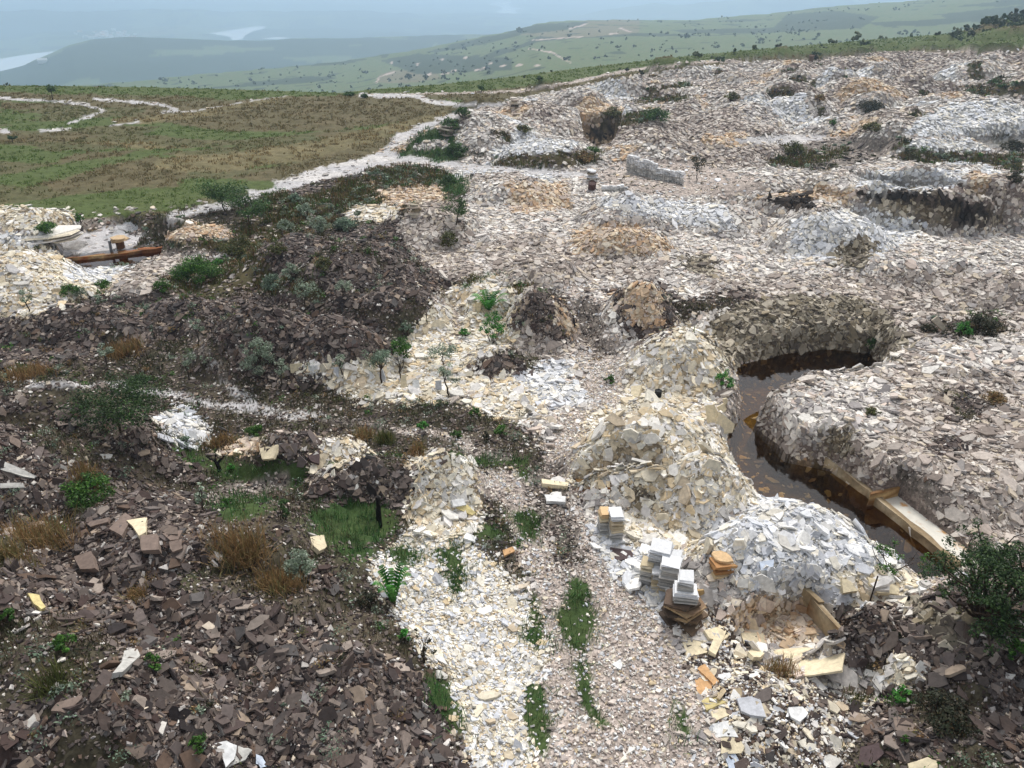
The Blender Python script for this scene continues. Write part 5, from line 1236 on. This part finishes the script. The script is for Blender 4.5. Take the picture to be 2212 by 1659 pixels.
# long wall of tile stacks on the far side of the cross track
wa = np.array(hit(1354, 371)[:2]); wb = np.array(hit(1474, 401)[:2]); NWALL = 24
wd = (wb-wa); wl = np.linalg.norm(wd); wdir = wd/wl; wrot = math.degrees(math.atan2(wdir[1], wdir[0]))
for i in range(NWALL):
    p = wa+wd*((i+.5)/NWALL); zz = float(zat(p[0], p[1])[0]); hgt = 1.32 if i < 5 else (1.12 if i < 7 else (1.28-.03*(i-7) if i < 13 else (.86 if i < 22 else .95)))
    stack(0, 0, wl/NWALL*.84*F/math.hypot(math.hypot(*p), CAM_H), hgt*ro.uniform(.96, 1.03), 13, wrot, "pale cut-stone tile stack in the long wall beyond the cross track", 'gw', 'w', 1.2, at=(p[0], p[1], zz), group="tile stacks in the long wall", merge=True)
for i in range(7):
    u = 1303+i*8.2; x, y, z, t = hit(u, 415-i*.15)
    stack(u, 415-i*.15, 7.4, .42 if i < 3 else ro.uniform(.25, .42), 6, ro.uniform(-6, 6), "low pale tile stack in the short row beside the rusty drum", 'gw', 'w', 1.0, group="low tile stacks beside the rusty drum", merge=True)
# loose slab piles
def slab_pile(U, V, w_px, h_m, n, pal, label):
    x, y, z, t = hit(U, V); w = w_px*t/F; root = thing("slab_pile", (x, y+w*.4, z-.02), label, "slab pile")
    for i in range(n):
        rough_slab("slab", (ro.normal(0, .06*w), ro.normal(0, .06*w), h_m*i/n), w*ro.uniform(.75, 1.05), h_m/n*.8, lin(pal[ro.integers(0, len(pal))]), root, 6, .05)
slab_pile(1279,392,26,.75,9,W_+T_,"leaning pile of flat slabs above the rusty drum")
slab_pile(968,295,46,.8,10,T_+P_,"low dry-stone pile with a white slab top by the upper track")
slab_pile(1111,236,24,1.0,9,P_+T_,"brown block pile on the crest of the far left heap")
slab_pile(95,528,105,.4,6,C_,"wide cream slab table at the top of the left heap"); slab_pile(896,405+68,30,.7,8,T_+O_,"square tan slab pile beside the leafy tree")
slab_pile(2003,1276,30,.18,4,C_,"small slab pile at the near end of the trench"); slab_pile(1900,1292,70,.35,5,C_,"thick cream blocks under the big cream slab")
slab_pile(1638,1420,36,.16,4,C_,"flat cream slabs piled at the near edge of the pit"); slab_pile(1205,1052,42,.13,3,C_,"cream beams piled at the left of the small excavation")
slab_pile(1200,1086,36,.12,3,W_,"white blocks piled below the cream beams")

# drums and posts
def drum(U, V, w_px, h_m, col, label, tiltx=0.0, cap=None, mat=M_RUST):
    x, y, z, t = hit(U, V); r = w_px*t/F/2; root = thing("metal_drum", (x, y+r, z-.03), label, "drum")
    root.rotation_euler = (tiltx, 0, 0); n = 20; prof = []
    for i in range(13):
        zz = h_m*i/12; prof.append((r*(1.045 if i in (0, 4, 8, 12) else 1), zz))
    prof += [(r*.94, h_m*.985), (r*.93, h_m*.93), (0.01, h_m*.93)]
    a = np.arange(n)*2*math.pi/n; V_ = np.concatenate([np.stack([p[0]*np.cos(a), p[0]*np.sin(a), np.full(n, p[1])], -1) for p in prof])
    Fq = np.array([[i*n+j, i*n+(j+1) % n, (i+1)*n+(j+1) % n, (i+1)*n+j] for i in range(len(prof)-1) for j in range(n)])
    mesh_np("shell", V_, [Fq], mat, root, {"Col": np.repeat(lin(col)[None], len(V_), 0)}, smooth_shade=False)
    return x, y+r, z+h_m, r
drum(1422,862,15,.30,(30,32,36),"small black drum standing on pale rubble above the big cream heap")
drum(1279,413,17,.62,(74,46,40),"rusty drum lying open beside the low tile stacks",.35)
dx_, dy_, dz_, dr_ = drum(258,540,17,.5,(96,64,38),"rusty drum carrying flat slabs on the wet floor at left")
sp = thing("slab_pile", (dx_, dy_, dz_-.02), "flat slabs lying on top of the left rusty drum", "slab pile")
for i in range(3): rough_slab("slab", (ro.normal(0, .06), 0, .06*i), .95, .05, lin((196,170,134)), sp, 6, .05)
drum(1752,136,11,1.2,(104,80,62),"far rusty drum leaning on the crest of the rubble field",.2)
def post(U, V, hp, r, label, lean=(0, 0), col=(26,24,24)):
    x, y, z, t = hit(U, V); h = hp*t/F/math.cos(math.atan2(CAM_H-z, math.hypot(x, y)))
    v, f = tube(np.array([[0, 0, -.1], [lean[0]*.4, lean[1]*.4, h*.4], [lean[0]*.7, lean[1]*.7, h*.75], [lean[0], lean[1], h]]), [r, r*.95, r*1.05, r*.9], 8)
    f_ = [f, (np.arange(8)+24)[None]]
    tag(mesh_np("wooden_post", v+np.array([x, y, z]), f_, M_BARK, None, {"Col": np.repeat(lin(col)[None], len(v), 0)}, origin=(x, y, z)), label, "post")
post(822,1138,62,.055,"charred black post standing in the green hollow"); post(815,1124,26,.035,"thin short charred post left of the taller one", (.03, 0))
post(1958,1308,20,.03,"short black stake beside the big cream slab"); post(1876,1308,60,.018,"thin dark stick standing on the purple mound", (.05, .05), (60,50,44))
x0_, y0_, z0_, _t = hit(241, 542)
tag(mesh_np("stone_post", box_verts([0, 0, .28], [.06, 0, 0], [0, .05, 0], [0.02, 0, .28]), [BOXF], M_TILE, None, {"Col": np.repeat(lin((120,124,130))[None], 8, 0)}, origin=(0, 0, 0)), "grey square stone post beside the rusty drum at left", "post").location = (x0_, y0_, z0_)

# far village and farmhouses in the valley
def house(x, y, z, s, rot, i, wallc, label, group=None):
    root = thing("house", (x, y, z), label, "house", group); c, sn = math.cos(rot), math.sin(rot)
    a = np.array([c, sn, 0])*s*.7; b = np.array([-sn, c, 0])*s*.45; v = box_verts([0, 0, s*.2], a, b, [0, 0, s*.28])
    mesh_np("wall", v, [BOXF], M_WALLS, root, {"Col": np.repeat(lin(wallc)[None], 8, 0)})
    e = 1.12; R_ = np.array([-a*e-b*e, a*e-b*e, a*e+b*e, -a*e+b*e, -a*e, a*e])+[0, 0, s*.48]; R_[4:, 2] += s*.35
    mesh_np("roof", R_, [np.array([[0, 1, 5, 4], [2, 3, 4, 5]]), np.array([[1, 2, 5], [3, 0, 4]])], M_WALLS, root, {"Col": np.repeat(lin([(206,198,192),(190,150,130),(214,214,214)][i % 3])[None], 6, 0)})
for i in range(58):
    u = 175+ro.normal(0, 1)*26+60; v = 77+ro.normal(0, 1)*4.5; x, y, z, t = hit(u, v, 2700, 9000)
    house(x, y, max(z, LAKE_Z), ro.uniform(7, 13), ro.uniform(0, 3), i, (232,230,226), "tiny white house in the hazy village between the lakes", "village houses in the valley")
x, y, z, t = hit(95, 144, 1500, 9000); house(x, y, z, 11, .3, 2, (236,236,236), "white farmhouse on the lake shore at left")
# ------------------------------------------------------------------ the hazy air over the valley
def haze():
    zmin = float(Z.min())-1.0; zmax = max(float(Z[np.hypot(X, Y) > 0].max())+6.0, CAM_H+3.0)
    x0, x1, y0, y1 = -14000, 14000, -300, 14200
    v = [(x, y, z) for z in (zmin, zmax) for y in (y0, y1) for x in (x0, x1)]
    f = [(0,2,3,1),(4,5,7,6),(0,1,5,4),(1,3,7,5),(3,2,6,7),(2,0,4,6)]
    m = bpy.data.materials.new("haze_air"); m.use_nodes = True; n = m.node_tree.nodes; n.remove(n["Principled BSDF"])
    pv = n.new("ShaderNodeVolumePrincipled"); pv.inputs["Density"].default_value = HAZE_D
    pv.inputs["Color"].default_value = (*HAZE_C, 1); pv.inputs["Anisotropy"].default_value = 0.45
    m.node_tree.links.new(pv.outputs[0], n["Material Output"].inputs["Volume"])
    me = bpy.data.meshes.new("haze"); me.from_pydata(v, [], f); me.materials.append(m)
    o = bpy.data.objects.new("haze", me); COL.objects.link(o)
    tag(o, "pale blue haze hanging over the whole valley and quarry", "haze", kind="stuff")
HAZE_D, HAZE_C = 5.0e-4, (.59, .79, 1.0)
haze()
